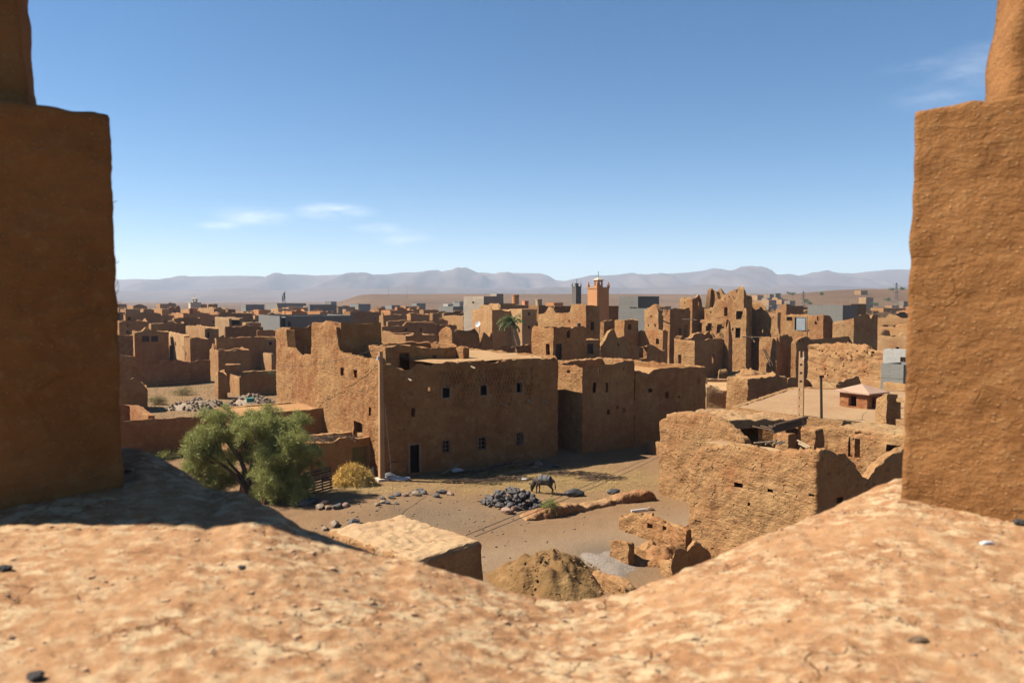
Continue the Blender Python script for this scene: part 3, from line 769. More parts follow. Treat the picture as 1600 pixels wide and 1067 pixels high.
def sill_z(x, y):
    px = 800 + F * x / max(y, .2); YE_, _ = edge_at(px); return sill_at(px, (y - .28) / (YE_ - .28))[1]
V = []; Fc = []
pa_ = [-2600, -1800, -1200, -800, -550, -350, -200, -110, -60] + [-30 + 5 * i for i in range(333)] + [1640, 1700, 1800, 1950, 2150, 2400, 2800, 3400, 4200]
fa = [0, .08, .16, .22] + [.27 + .73 * i / 118 for i in range(119)]
prof_out = [(.015, -.008), (.035, -.025), (.06, -.06), (.08, -.12), (.095, -.22), (.11, -.4), (.13, -.8), (.18, -1.6), (.25, -3), (.35, -6), (.5, -9), (.6, None)]
nx = len(pa_)
def rough_sill(x, y): return .006 * mn.fractal(Vector((x * 4, y * 5, 1.)), 1., 2., 4) + .0045 * mn.noise(Vector((x * 19, y * 22, 5.))) + .005 * mn.noise(Vector((x * 41, y * 47, 2.)))
for f in fa:
    for px in pa_:
        y, z = sill_at(px, f); x = (px - 800) / F * y; V.append((x, y, z + rough_sill(x, y)))
for (dy, dz) in prof_out:
    for px in pa_:
        y, z0_ = sill_at(px, 1.); x = (px - 800) / F * y; z = z0_ + dz if dz is not None else -.3
        nz_ = mn.fractal(Vector((x * 6, z * 6, 3.)), 1., 2., 3); ye = max(y + dy, y + dy + (max(3.05, y) - y) * smooth01((-(dz if dz is not None else -9) - .5) / 2))
        V.append(((px - 800) / F * y, ye + .02 * nz_, max(z, -.3) + (rough_sill(x, y + dy) if dz and dz > -.4 else 0)))
nr_ = len(fa) + len(prof_out)
for j in range(nr_ - 1):
    for i in range(nx - 1): Fc.append((j * nx + i, j * nx + i + 1, (j + 1) * nx + i + 1, (j + 1) * nx + i))
par = thing('parapet_wall', 'sunlit orange mud parapet in the foreground with a sagging sill between two tall merlons', 'parapet', (0, 2.3, H - .7), MUDC['r'])
mb = MB(); mb.add(V, Fc); mb.build('sill', SILL, par, smooth=True, sharp=180)
def merlon(poly, z1, tier, zt, label):
    mb = MB(); block(mb, poly, H - 1.05, H + z1, .016, .010, .014, rng.random() * 9, 0.015)
    o = mb.build('merlon', MERL, par, smooth=True, sharp=180); o['label'] = label
    mb = MB(); block(mb, tier, H + z1 - .06, H + zt, .025, .02, .03, rng.random() * 9, .10)
    mb.build('upper_tier', MERL, o, smooth=True, sharp=180)
    return o
mLo = merlon([(-1.435, 2.18), (-1.176, 2.40), (-1.52, 3.0), (-3.0, 3.0), (-3.0, 2.16)], .545, [(-1.66, 2.24), (-1.40, 2.37), (-1.45, 2.50), (-2.8, 2.50), (-2.8, 2.24)], 1.35, 'dark shaded left merlon with straw showing in its face')
merlon([(1.152, 2.35), (1.425, 2.085), (3.0, 2.07), (3.0, 2.60), (1.36, 2.60)], .545, [(1.405, 2.30), (1.60, 2.19), (2.8, 2.2), (2.8, 2.5), (1.44, 2.5)], 1.35, 'sunlit ochre right merlon with a rough trowelled face')
# straw ends sticking out of the left merlon's face
ms = MB(); r2 = random.Random(3)
DIMSTRAW = simple_mat('old_straw', (.22, .12, .045), (.14, .07, .028), 9)
hubs = [(r2.random(), H - .5 + 1.02 * r2.random()) for _ in range(16)]
for i in range(150):
    hx, hz_ = hubs[i % 16]; f = min(.99, max(0.01, hx + r2.gauss(0, .12))); zz = min(H + .52, max(H - .5, hz_ + r2.gauss(0, .07)))
    p = Vector((-1.435 + .257 * f, 2.18 + .22 * f, zz)); n_ = Vector((.65, -.76, 0)) * .007
    d = Vector((r2.gauss(0, .6), r2.gauss(0, .6), r2.gauss(0, 1))).normalized() * r2.uniform(.006, .024)
    d -= Vector((.65, -.76, 0)) * d.dot(Vector((.65, -.76, 0))) * .6
    ms.tube([p + n_, p + n_ + d], .0008, 3)
for (x, zz) in ((-1.196, .1), (-1.198, .28), (-1.20, -.02)):
    p = Vector((x, 2.4, H + zz)); ms.tube([p, p + Vector((.022, 0, .012))], .0012, 3)
se = ms.build('straw_ends', DIMSTRAW, mLo); se['kind'] = 'stuff'
# grit, straw bits and flakes lying on the sill (nobody could count them)
r3 = random.Random(17)
for nm_, m_, cnt_, lo_, hi_, flat in (('grit', PINKSTONE, 900, .0015, .0055, .6), ('mud_flakes', simple_mat('mud_flake', (.38, .25, .14), (.24, .13, .06), 30), 700, .003, .011, .35), ('chaff', simple_mat('chaff', (.42, .30, .15), (.28, .17, .07), 30), 420, .006, .02, .1)):
    gm = MB()
    for i in range(cnt_):
        px = r3.uniform(-60, 1660); f = r3.uniform(.38, .995); y, z = sill_at(px, f); x = (px - 800) / F * y; z += rough_sill(x, y); s = lo_ + (hi_ - lo_) * r3.random() ** 3
        a_ = r3.uniform(0, 6.28)
        if flat == .1: gm.tube([(x, y, z + .002), (x + s * math.cos(a_), y + s * math.sin(a_), z + .002 + s * .15 * r3.random())], .0009, 3)
        else:
            k_ = 5; top = [(x + s * math.cos(a_ + q * 1.256) * r3.uniform(.6, 1.1), y + s * math.sin(a_ + q * 1.256) * r3.uniform(.6, 1.1), z + s * flat * r3.uniform(.5, 1)) for q in range(k_)]
            bot = [(x + (p_[0] - x) * 1.25, y + (p_[1] - y) * 1.25, z - .003) for p_ in top]
            gm.add(top + bot, [tuple(range(k_))] + [(q, q + k_, (q + 1) % k_ + k_, (q + 1) % k_) for q in range(k_)])
    og = gm.build(nm_, m_); og['kind'] = 'stuff'
# little stones lying on the sill
for i, (px, py, r, m, lab) in enumerate([(8, 889, .014, STONE, 'dark pebble on the sill at the left edge of the photo'), (378, 886, .0085, STONE, 'small dark pebble on the left half of the sill'), (55, 1058, .014, STONE, 'dark pebble on the sill in the bottom left corner'),
                                         (1541, 849, .012, WHITE, 'white chip lying on the sill below the right merlon'), (1594, 817, .016, STONE, 'dark pebble on the sill at the right edge of the photo'), (1436, 1000, .010, STICK, 'dark sliver lying on the bottom right of the sill'), (196, 700, .014, PALESTONE, 'pale chip at the foot of the left merlon')]):
    # march down the view ray to the sill
    u = (px - 800) / F; v = (533.5 - py) / F; t = .8
    while t < 2.6:
        x, y, z = u * t, t * (CP + v * SP), H + t * (v * CP - SP)
        if z <= sill_z(x, y) + .004: break
        t += .004
    o = bpy.data.objects.new('pebble', rock_mesh('pebble', m, 40 + i, 3, .6)); COL.objects.link(o); o.location = (x, y, sill_z(x, y) + r * .35); o.scale = (r * (1.9 if m in (STICK, WHITE) else 1.2), r * .8, r)
    tag(o, lab, 'pebble', 'pebbles on the sill')
# ---------------------------------------------------------------- the big house across the yard
YM = G(597, 748).y
main_prof = [(597, 567), (603, 567), (612, 571), (618, 578), (634, 578), (646, 575), (650, 573), (664, 573), (670, 573), (675, 571), (683, 568), (760, 565), (872, 559)]
left_prof = [(428, 520), (437, 512), (445, 511), (448, 513), (449, 541), (455, 548), (462, 556), (468, 558), (474, 554), (480, 553), (486, 555), (488, 506), (492, 505), (500, 507), (508, 503), (516, 504), (522, 504), (526, 510), (528, 548), (536, 552), (550, 556), (570, 560), (585, 561), (592, 560), (597, 566)]
big = house(430, 597, 873, 567, 'large two storey brown mud house with a ruined left wing behind the concrete pole', 'house', 'mud_house', Y=YM, profL=left_prof, profR=main_prof, roof=False, amp=.09, erode=.22, res=.22, thick=.6, mat=ROUGH,
            opens=[('R', 'f', 689, 603, 705, 624), ('R', 'f', 748.5, 599, 763, 620), ('R', 'f', 805, 595, 818, 615), ('R', 'g', 690, 687, 703, 708), ('R', 'g', 746, 682, 760, 703), ('R', 'g', 806, 675, 818, 696),
                   ('R', 'h', 668, 605, 672, 613), ('R', 'h', 641, 637, 648, 651), ('R', 'h', 841, 652, 846, 660), ('L', 'h', 532, 574, 536, 587), ('L', 'h', 552, 578, 557, 591),
                   ('L', 'h', 551, 659, 565, 687), ('L', 'h', 575, 636, 579, 650), ('R', 'o', 637, 692, 657, 739)], spouts=[(634, 590), (733, 571), (783, 630), (823, 625), (846, 624)])
C_, A_, B_, d1_, d2_, zt_, _ = t_info[big.name]
# roof slab over the right part, terrace on the left, rooms on the terrace
rb = MB()
s0 = spanto(C_, D1, 684, 7.0)
q0, q1 = C_ + D1 * (s0 - .1), C_ + D1 * (A_ + .05)
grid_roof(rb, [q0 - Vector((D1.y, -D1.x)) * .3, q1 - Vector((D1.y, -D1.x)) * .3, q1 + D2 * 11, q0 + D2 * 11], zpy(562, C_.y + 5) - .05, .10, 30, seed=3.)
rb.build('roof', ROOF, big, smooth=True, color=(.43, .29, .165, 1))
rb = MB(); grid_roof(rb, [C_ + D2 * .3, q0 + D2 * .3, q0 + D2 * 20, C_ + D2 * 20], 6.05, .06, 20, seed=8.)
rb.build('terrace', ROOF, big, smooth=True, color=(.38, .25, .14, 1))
def sub_wall(parent, pts2, prof, name='inner_wall', thick=.45, z0=5.9, m=ROUGH, erode=.2, opens=()):
    Pp = [(0, 0)]; P = [Vector(p) for p in pts2]
    def topf(e, s, o): return zpy(interp(prof, PX(o.x, o.y, 7.5)[0]), o.y)
    mb = MB(); shell(mb, P, False, thick, z0, topf, {0: list(opens)} if opens else None, .22, .09, erode, rng.random() * 50)
    return mb.build(name, m, parent, smooth=True, sharp=50)
# cross walls of the ruined upper storey (shaded faces running off to the right)
sA = spanto(C_, D2, 525, 8.5); pA = C_ + D2 * sA
sub_wall(big, [pA + D1 * .3, pA + D1 * (spanto(pA, D1, 594, 8.5))], [(520, 503), (560, 505), (594, 504)])
sB = spanto(C_, D2, 447, 8.5); pB = C_ + D2 * sB
sub_wall(big, [pB + D1 * .3, pB + D1 * 6], [(440, 511), (470, 512), (500, 509)])
pC = C_ + D2 * 4.5
# room on the terrace with a dark doorway
def at_main(px, off, z=7.): p = C_ + D2 * off; return p + D1 * spanto(p, D1, px, z)
r0 = at_main(603, 4.0); r1 = at_main(716, 4.0)
sL = (r1 - r0).length
def sspan(px): return spanto(r0, D1, px, 7.)
room_o = [(sspan(623), sspan(640), 6.06, zpy(550, r0.y + 1.5)), (sspan(676), sspan(682), zpy(566, r0.y + 4), zpy(552, r0.y + 4))]
mb = MB(); shell(mb, [r0, r1, r1 + D2 * 4.0, r0 + D2 * 5], True, .4, 5.95, lambda e, s, o: zpy(interp([(600, 541), (640, 541), (680, 544), (716, 543)], PX(o.x, o.y, 8.)[0]), o.y) if e == 0 else 8.2, {0: room_o}, .22, .08, .2, 4.)
room = mb.build('upper_room', ROUGH, big, smooth=True, sharp=50)
rr = MB(); grid_roof(rr, [r0, r1 - D1 * 2.4, r1 - D1 * 2.4 + D2 * 4, r0 + D2 * 5], 8.05, .08, 10, seed=2.); rr.build('room_roof', ROOF, room, smooth=True)
e0 = at_main(716, 4.2); sub_wall(big, [e0 + D2 * 3.2, e0 - D2 * 1.2], [(712, 541), (728, 543), (738, 548), (744, 560)], 'end_wall', .5)
# tiny relief bricks in the top storey, and the dado beside the door
fr = MB(); nF = Vector((D1.y, -D1.x))
for row in range(9):
    zz = 6.55 - row * .30
    s = spanto(C_, D1, 690, 6.) + (.15 if row % 2 else 0)
    while s < A_ - 2.2:
        p = C_ + D1 * s + nF * .05; pxs = PX(p.x, p.y, zz)[0]
        if rng.random() < .82 and not any(a - 4 < pxs < b + 4 and row > 3 for a, b in ((689, 705), (748, 763), (805, 818))):
            fr.box(p.x, p.y, zz, .09, .10, .22, TH)
        s += .27
fr.build('brick_relief', ROUGH, big)['kind'] = 'stuff'
dd = MB(); a0, a1 = C_ + D1 * .4 + nF * .06, C_ + D1 * (spanto(C_, D1, 633, 1.)) + nF * .06
mid_ = (a0 + a1) / 2; dd.box(mid_.x, mid_.y, .5, (a1 - a0).length, .14, 1.0, TH); dd.build('dado', MUD, big, color=(.30, .165, .08, 1))

# second and third houses along the lane
h2 = house(864, 911, 992, 573, 'brown mud house with slit windows adjoining the right end of the big two storey house', 'house', 'mud_house', Y=G(911, 709).y, profR=[(911, 574), (930, 572), (960, 569), (975, 566), (991, 562)], profL=[(872, 569), (890, 571), (911, 573)], par=.75, mat=ROUGH, amp=.1, erode=.16, res=.24, backdrop=-.3,
           opens=[('R', 'h', 926, 598, 931, 614), ('R', 'h', 946.5, 598, 951, 613), ('R', 'h', 948, 640, 953, 648), ('R', 'h', 973, 637, 977.5, 645), ('R', 'h', 963, 633, 967, 639), ('R', 'h', 935, 576, 937.5, 582), ('R', 'h', 973, 573, 975.5, 579), ('L', 'h', 886, 578, 890, 583)])
Ch = t_info[h2.name]; p3 = Ch[0] + D1 * Ch[1]
h3 = house(985, 993, 1104, 578, 'long brown mud house at the right end of the row, its flat roof pale', 'house', 'mud_house', Y=p3.y + .08, profR=[(990, 577), (1000, 579), (1016, 586), (1020, 577), (1050, 575), (1080, 574), (1104, 573)], par=.12, mat=ROUGH, amp=.1, erode=.12, res=.24, b=12,
           opens=[('R', 'h', 1014, 607, 1019, 613), ('R', 'h', 1040, 612, 1045, 622), ('R', 'h', 1090, 590, 1095, 606), ('R', 'h', 1060, 618, 1064, 622)])
# roof-top block with a door, behind the second house
b4 = house(830, 865, 898, 512, 'tan mud roof room with a dark doorway rising behind the pale roof edge', 'house', 'mud_house', Y=76, mat=ROUGH, amp=.12, erode=.25, par=.3, a=4.0,
           opens=[('R', 'd', 868, 537, 878, 566), ('L', 'h', 853, 537, 859, 556), ('R', 'h', 886, 516, 891, 528)])
house(895, 897, 938, 532, 'shaded low mud house with a doorway just right of the tan roof room', 'house', 'mud_house', Y=80, mat=ROUGH, b=6, opens=[('R', 'd', 918, 537, 927, 553)])

# ---------------------------------------------------------------- left foreground: yard walls, sheds
wl = wallrun([(150, 55.5), (362, 61.5)], [(150, 661), (176, 659), (230, 656), (300, 651), (362, 645)], 'long dark mud yard wall behind the green tree', erode=.08, tone='r')
shed = house(352, 362, 534, 650, 'low mud shed with a flat pale roof against the lit side of the big house', 'shed', 'mud_shed', Y=56.5, profR=[(362, 651), (400, 646), (470, 641), (495, 638), (534, 632)], par=.05, b=5.5, erode=.08, res=.25)
lean = house(470, 484, 592, 694, 'dark lean-to with brushwood on its roof and a green and yellow door', 'shed', 'mud_shed', Y=50.2, profR=[(484, 694), (520, 691), (532, 684), (545, 683), (560, 685), (575, 683), (592, 681)], par=.35, b=3.6, erode=.10, res=.22, opens=[('R', 'h', 550, 698, 576, 746)])
Cl = t_info[lean.name]; sdoor = MB(); a = spanto(Cl[0], D1, 550, 1.2); b_ = spanto(Cl[0], D1, 572, 1.2); pm = Cl[0] + D1 * ((a + b_) / 2) - nF * .16
sdoor.box(pm.x, pm.y, 1.15, (b_ - a), .06, 2.3, TH); sdoor.build('door', GREENDOOR, lean)
br = MB()
for i in range(170):
    p = Cl[0] + D1 * rng.uniform(.3, 3.6) + D2 * rng.uniform(.3, 3.0); z = zpy(690, p.y) + .05 + .28 * rng.random(); w = rng.uniform(0, 6.3); l = rng.uniform(.3, .8)
    br.tube([(p.x - l * math.cos(w), p.y - l * math.sin(w), z), (p.x, p.y, z + rng.uniform(-.05, .15)), (p.x + l * math.cos(w + .4), p.y + l * math.sin(w + .4), z + rng.uniform(-.1, .1))], rng.uniform(.012, .03), 4)
o = br.build('brushwood', STICK, None, (Cl[0].x, Cl[0].y, 2.6)); tag(o, 'tangle of dry brushwood on the roof of the lean-to', 'brushwood')

# flat-roofed hut just below the parapet
hut = thing('mud_hut', 'flat roofed pinkish mud hut just below the parapet, its right side dark', 'hut', (G(650, 880, 2.6).x, G(650, 880, 2.6).y, 0), (.50, .36, .22, 1))
hp = [G(650, 881, 2.6).xy, G(753, 847, 2.6).xy, G(628, 806, 2.6).xy, G(512, 830, 2.6).xy]
mb = MB(); block(mb, hp, -.2, 2.62, .15, .09, .14, 5., 0.0); mb.build('wall', ROUGH, hut, smooth=True, sharp=60, color=(.40, .24, .125, 1))
mb = MB(); pr = offset_poly([Vector(p) for p in hp], True, -.05); block(mb, pr, 2.35, 2.70, .10, .07, .12, 3., 0., lambda x, y: 2.68 + .10 * mn.noise(Vector((x * .8, y * .8, 1.))) + .02 * mn.noise(Vector((x * 3, y * 3, 1.)))); mb.build('roof', ROOF, hut, smooth=True, color=(.49, .36, .23, 1))

# ---------------------------------------------------------------- right foreground house
fh = thing('courtyard_house', 'big sunlit ochre mud house with a broken courtyard wall at right', 'house', (xpx(1275, 30.5, 4), 30.5, 0), MUDC['y'])
def fwall(pts, prof, nm, thick=.55, opens=(), erode=.22, res=.17, amp=.11, m=ROUGH, z0=-.1):
    P = [Vector(p) for p in pts]; lo = {}
    for (e, x0, y0, x1, y1) in opens:
        d = (P[e + 1] - P[e]); LL = d.length; d /= LL
        sa, sb = sorted((spanto(P[e], d, x0, 3.), spanto(P[e], d, x1, 3.))); ym = P[e].y + d.y * (sa + sb) / 2; za, zb = sorted((zpy(y0, ym), zpy(y1, ym)))
        lo.setdefault(e, []).append((max(.05, sa), min(LL - .05, sb), za, zb, False))
    def topf(e, s, o): return zpy(interp(prof, PX(o.x, o.y, 4.)[0]), o.y)
    mb = MB(); shell(mb, P, False, thick, z0, topf, lo, res, amp, erode, rng.random() * 50); return mb.build(nm, m, fh, smooth=True, sharp=60)
CB = Vector((xpx(1275, 30.5, 4), 30.5)); tB = spanto(CB, D2, 1083, 4.); LB = CB + D2 * tB
RB = CB + D1 * spanto(CB, D1, 1455, 4.)
pB_ = [(1083, 714), (1090, 703), (1100, 699), (1130, 697), (1180, 699), (1230, 705), (1268, 709), (1276, 708), (1284, 706), (1301, 707), (1316, 711), (1326, 716), (1333, 723), (1345, 744), (1350, 748), (1355, 747), (1367, 737), (1388, 716), (1400, 707), (1413, 698), (1450, 681)]
fwall([LB, CB, RB], pB_, 'front_wall', opens=[(0, 1151, 752, 1163, 760), (0, 1199, 761, 1208, 767), (0, 1261, 768, 1270, 772), (0, 1094, 811, 1103, 814), (1, 1304, 773, 1311, 795), (0, 1172, 782, 1176, 788)], res=.14)
CA = Vector((xpx(1168, 41.5, 4), 41.5)); LA = CA + D2 * spanto(CA, D2, 1040, 4.)
fwall([LA + D1 * 5.5, LA, CA], [(1036, 655), (1040, 652), (1046, 647), (1065, 645), (1080, 646), (1105, 650), (1119, 655), (1133, 663), (1146, 674), (1156, 682), (1168, 690)], 'side_wall', opens=[(1, 1131, 692, 1137, 698)], res=.16)
rb = MB(); grid_roof(rb, [CB - D2 * -.3, CB + D1 * 1.5 + D2 * .3, LB + D1 * 1.5 - D2 * .7, LB + D1 * .2 - D2 * .5], zpy(706, 33) - .10, .16, 22, seed=6.); rb.build('front_roof', ROOF, fh, smooth=True, color=(.42, .30, .18, 1))
mb = MB(); shell(mb, [CB + D1 * 1.5 + D2 * .4, LB + D1 * 1.5], False, .35, -.1, lambda e, s, o: zpy(708, 33.5), {0: [(1.5, 2.6, 0., 2.1, False)]}, .25, .05, .1, 3.); mb.build('inner_wall', ROUGH, fh, smooth=True)
# rear room with the rubble roof and an open dark porch
zA = zpy(652, 45.5)
rp = [LA + D1 * .12, LA - D2 * 3.3 + D1 * .12, LA - D2 * 4.0 + D1 * 1.0, Vector(G(1256, 653, zA).xy), Vector(G(1214, 646, zA).xy), LA + D1 * 4.2 + D2 * .2]
mb = MB(); block(mb, rp, zA - .42, zA + .02, .13, .10, .09, 2., 0., lambda x, y: zA - .0 + .14 * mn.noise(Vector((x * .9, y * .9, 2.))) + .06 * mn.noise(Vector((x * 3, y * 3, 2.)))); mb.build('rubble_roof', ROUGH, fh, smooth=True, sharp=50, color=(.44, .31, .18, 1))
bw = [Vector(G(x, y, zA - .3).xy) for x, y in ((1084, 650), (1110, 645), (1210, 650), (1250, 656))]
mb = MB(); shell(mb, bw, False, .35, -.1, lambda e, s, o: zA - .35, {2: [(.5, 1.0, 2.4, 3.2, False)]}, .25, .06, .02, 3.); mb.build('porch_wall', ROUGH, fh, smooth=True)
pw = Vector(G(1192, 664, zA - .4).xy); mb = MB(); shell(mb, [pw - D1 * .2, pw + D2 * 2.2], False, .35, -.1, lambda e, s, o: zA - .4, None, .2, .06, .02, 3.); mb.build('inner_wall', ROUGH, fh, smooth=True)
for x, y in ((1158, 678), (1240, 657)):
    q = Vector(G(x, y, zA - .45).xy); mb = MB(); mb.tube([(q.x, q.y, -.1), (q.x, q.y, zA - .4)], .10, 7); mb.build('post', WOOD, fh)
bm_ = MB()
q0 = Vector(G(1206, 664, zA).xy); q1 = Vector(G(1260, 651, zA).xy)
for i in range(7):
    p0 = q0.lerp(q1, .02 + i * .0) - D2 * (i * .10) ; 
for i, (f0, f1, dz) in enumerate(((0, 1, .02), (0.02, .98, -.12), (0.0, .95, -.24), (.05, 1.0, .13))):
    a = q0.lerp(q1, f0); b = q0.lerp(q1, f1); bm_.tube([(a.x, a.y - .05 * i, zA - .15 + dz), (b.x, b.y - .05 * i, zA - .12 + dz)], .075, 6)
for i in range(8):
    p = q0.lerp(q1, (i + .5) / 8); bm_.tube([(p.x, p.y, zA - .34), (p.x - nF.x * 1.6, p.y - nF.y * 1.6, zA - .3)], .05, 5)
bm_.build('roof_beam', WOOD, fh)
# lit rear courtyard room with window
CE = Vector((xpx(1432, 44, 4), 44.)); LE = CE + D2 * spanto(CE, D2, 1262, 4.); 
fwall([LE, CE, CE + D1 * 3], [(1262, 668), (1300, 667), (1330, 676), (1342, 679), (1370, 681), (1390, 677), (1415, 681), (1480, 684)], 'court_wall', opens=[(0, 1327, 684, 1353, 714), (0, 1385, 694, 1408, 716), (0, 1284, 679, 1297, 705)], erode=.2)
rb = MB(); block(rb, [CE + D1 * .1 + D2 * .2, CE + D1 * 3, LE + D1 * 3 - D2 * 2.0, LE + D1 * .1 - D2 * 2.2], zpy(676, 46) - .35, zpy(674, 46), .2, .12, .1, 3.); rb.build('court_roof', ROUGH, fh, smooth=True, sharp=60, color=(.42, .30, .17, 1))
wp = MB(); a = LE.lerp(CE, .44); s_ = spanto(LE, (CE - LE).normalized(), 1338, 3.); a = LE + (CE - LE).normalized() * s_
block(wp, [a + Vector((-.16, -.12)), a + Vector((.16, -.12)), a + Vector((.16, .12)), a + Vector((-.16, .12))], 2.0, 3.7, .09, .05, .03, 3.); wp.build('window_post', ROUGH, fh, smooth=True)
mb = MB(); shell(mb, [LE + D1 * 3.2, CE + D1 * 3.2], False, .3, -.1, lambda e, s, o: 3.4, None, .5, .05, .1, 3.); mb.build('back_wall', ROUGH, fh, smooth=True)
for (px, Y, w, pyt, l) in ((1232, 38.6, .62, 679, 'squat'), (1272, 38.4, .72, 672, 'tall')):
    x = xpx(px, Y, 4); mb = MB(); c = Vector((x, Y)); q = [c, c + D1 * w, c + D1 * w + D2 * w * 1.2, c + D2 * w * 1.2]
    block(mb, q, -.1, zpy(pyt, Y), .12, .10, .12, rng.random() * 9, .06); o = mb.build('pillar', ROUGH, fh, smooth=True, sharp=60)
# loose poles on the front roof
mb = MB()
for (a, b_) in (((1178, 696), (1212, 694)), ((1196, 698), (1214, 692)), ((1207, 699), (1222, 694)), ((1216, 699), (1226, 695)), ((1246, 692), (1266, 704)), ((1248, 697), (1262, 705))):
    p = G(*a, 5.0); q = G(*b_, 5.05); mb.tube([p + Vector((0, 0, .12)), q + Vector((0, 0, .14))], .04, 5)
o = mb.build('roof_pole', PALESTICK, None, tuple(G(1178, 696, 5.0))); tag(o, 'bundle of thin pale poles lying on the roof of the sunlit courtyard house', 'poles')

# ruined stub walls below the parapet on the right
def blk(px, py, w1, w2, pyt, label, tone='y', amp=.10, rnd=.12, taper=.05, res=.13, top=None, name='ruined_wall', th=TH):
    p = G(px, py).xy; d1 = Vector((math.cos(th), math.sin(th))); d2 = Vector((-d1.y, d1.x))
    mb = MB(); q = [p, p + d1 * w1, p + d1 * w1 + d2 * w2, p + d2 * w2]; z1 = zpy(pyt, p.y)
    block(mb, q, -.15, z1, res, amp * 1.7, rnd, rng.random() * 9, taper, top or (lambda x, y: z1 * (.93 + .22 * mn.noise(Vector((x * 1.3, y * 1.3, z1))) + .10 * mn.noise(Vector((x * 4, y * 4, 2.))))))
    o = mb.build(name, ROUGH, None, (p.x, p.y, 0), smooth=True, sharp=60); return tag(o, label, 'ruin' if name != 'mud_pillar' else 'pillar', None, MUDC[tone])
house(966, 1074, 1150, 838, 'low ruined wall with a flat earth top stepping down from the courtyard house', 'ruin', 'ruined_wall', Y=35.5, mat=ROUGH, tone='y', par=.12, amp=.14, erode=.25, res=.14, b=None, a=1.7, z0=-1.5, opens=[('L', 'h', 1012, 818, 1020, 826), ('L', 'h', 1034, 822, 1040, 829)],
      profL=[(966, 806), (985, 803), (1000, 810), (1015, 806), (1035, 814), (1055, 822), (1074, 830)], profR=[(1074, 830), (1090, 822), (1150, 815)])
p = G(981, 903, -.5).xy; mb = MB(); block(mb, [p, p + D1 * .38, p + D1 * .38 + D2 * 1.2, p + D2 * 1.2], -1.2, zpy(845, p.y), .12, .13, .12, 6., .08, lambda x, y: zpy(846, p.y) - .25 * (y - p.y) + .12 * mn.noise(Vector((x * 3, y * 3, 1.))))
o = mb.build('ruined_wall', ROUGH, None, (p.x, p.y, -1.0), smooth=True, sharp=60); tag(o, 'thin upright slab of ruined wall beside the grey gravel', 'ruin', None, MUDC['y'])
wallrun([(1038, 33.6), (1054, 32.5), (1104, 33.6)], [(1038, 872), (1046, 869), (1054, 867), (1058, 853), (1072, 855), (1076, 860), (1081, 850), (1090, 843), (1099, 846), (1104, 856)], 'broken ruined wall stub with a dark right side just above the sill', 'ruined_wall', 'ruin', 'y', .5, mat=ROUGH, erode=.22, amp=.14, res=.13, z0=-1.5)
p = G(1026, 888, -.2); mb = MB(); mound(p.x, p.y + .9, 1.9, 1.9, 1.0, mb, .25, 48, -.45, .9, 7., 1.8)
o = mb.build('rubble_slope', ROUGH, None, (p.x, p.y, -1.2), smooth=True, sharp=60); tag(o, 'sunlit slope of fallen mud under the low ruined wall', 'rubble', None, MUDC['y'])
blk(978, 940, .5, 2.4, 917, 'lowest crumbled wall stub beside the earth mound', amp=.09)
# terrace house with roof lantern
tp = [G(1143, 637, 3.4).xy, G(1262, 654, 3.4).xy, G(1440, 672, 3.4).xy, G(1480, 613, 3.4).xy, G(1236, 606, 3.4).xy]
th_ = thing('mud_house', 'wide low mud house with a broad pale terrace roof behind the utility poles', 'house', (tp[0].x, tp[0].y, 0), MUDC['y'])
mb = MB(); shell(mb, tp, True, .4, 0, lambda e, s, o: 3.5, None, .3, .06, .08, 3.); mb.build('wall', MUD, th_, smooth=True)
mb = MB(); ins = offset_poly([Vector(p) for p in tp], True, -.2); Vv = [(p.x, p.y, 3.42) for p in ins]
grid_roof(mb, [ins[0], ins[2], ins[3], ins[4]], 3.42, .06, 24, seed=4.); mb.add([(ins[0].x, ins[0].y, 3.40), (ins[1].x, ins[1].y, 3.40), (ins[2].x, ins[2].y, 3.40)], [(0, 1, 2)])
mb.build('roof', ROOF, th_, smooth=True, color=(.40, .28, .175, 1))
kx = G(1355, 640, 3.4); kC = kx.xy
lant = thing('roof_lantern', 'small red walled roof hut with a pale hipped roof on the terrace', 'hut', (kC.x, kC.y, 3.42), (.36, .16, .08, 1))
mb = MB(); wq = [kC, kC + D1 * 2.0, kC + D1 * 2.0 + D2 * 2.3, kC + D2 * 2.3]
shell(mb, wq, True, .2, 3.42, lambda e, s, o: 4.55, {0: [(.6, 1.15, 3.5, 4.3, False)], 3: [(.75, 1.4, 3.5, 4.3, False)]}, .2, .02, .0, 2.); mb.build('wall', MUD, lant, smooth=True, sharp=40)
cq = sum(wq, Vector((0, 0))) / 4; Vv = []
for p in wq: q = cq + (p - cq) * 1.28; Vv.append((q.x, q.y, 4.50))
for p in wq: q = cq + (p - cq) * 1.28; Vv.append((q.x, q.y, 4.60))
Vv.append((cq.x, cq.y, 5.15)); mb = MB(); mb.add(Vv, [(0, 3, 2, 1), (0, 1, 5, 4), (1, 2, 6, 5), (2, 3, 7, 6), (3, 0, 4, 7), (4, 5, 8), (5, 6, 8), (6, 7, 8), (7, 4, 8)]); mb.build('hipped_roof', simple_mat('pale_pink_roof', (.30, .19, .125), (.24, .15, .10), 1.2), lant)
wallrun([(1374, 52.0), (1393, 50.5)], [(1374, 622), (1383, 615), (1393, 619)], 'rough rubble gate pier at the right edge of the terrace', 'mud_pillar', 'pillar', 'y', .7, mat=ROUGH, erode=.2)
wallrun([(1398, 50.8), (1450, 48.5)], [(1398, 622), (1420, 618), (1450, 618)], 'pale mud wall beside the rubble gate pier, partly behind the right merlon', tone='p', opens=[(1402, 628, 1416, 655)])
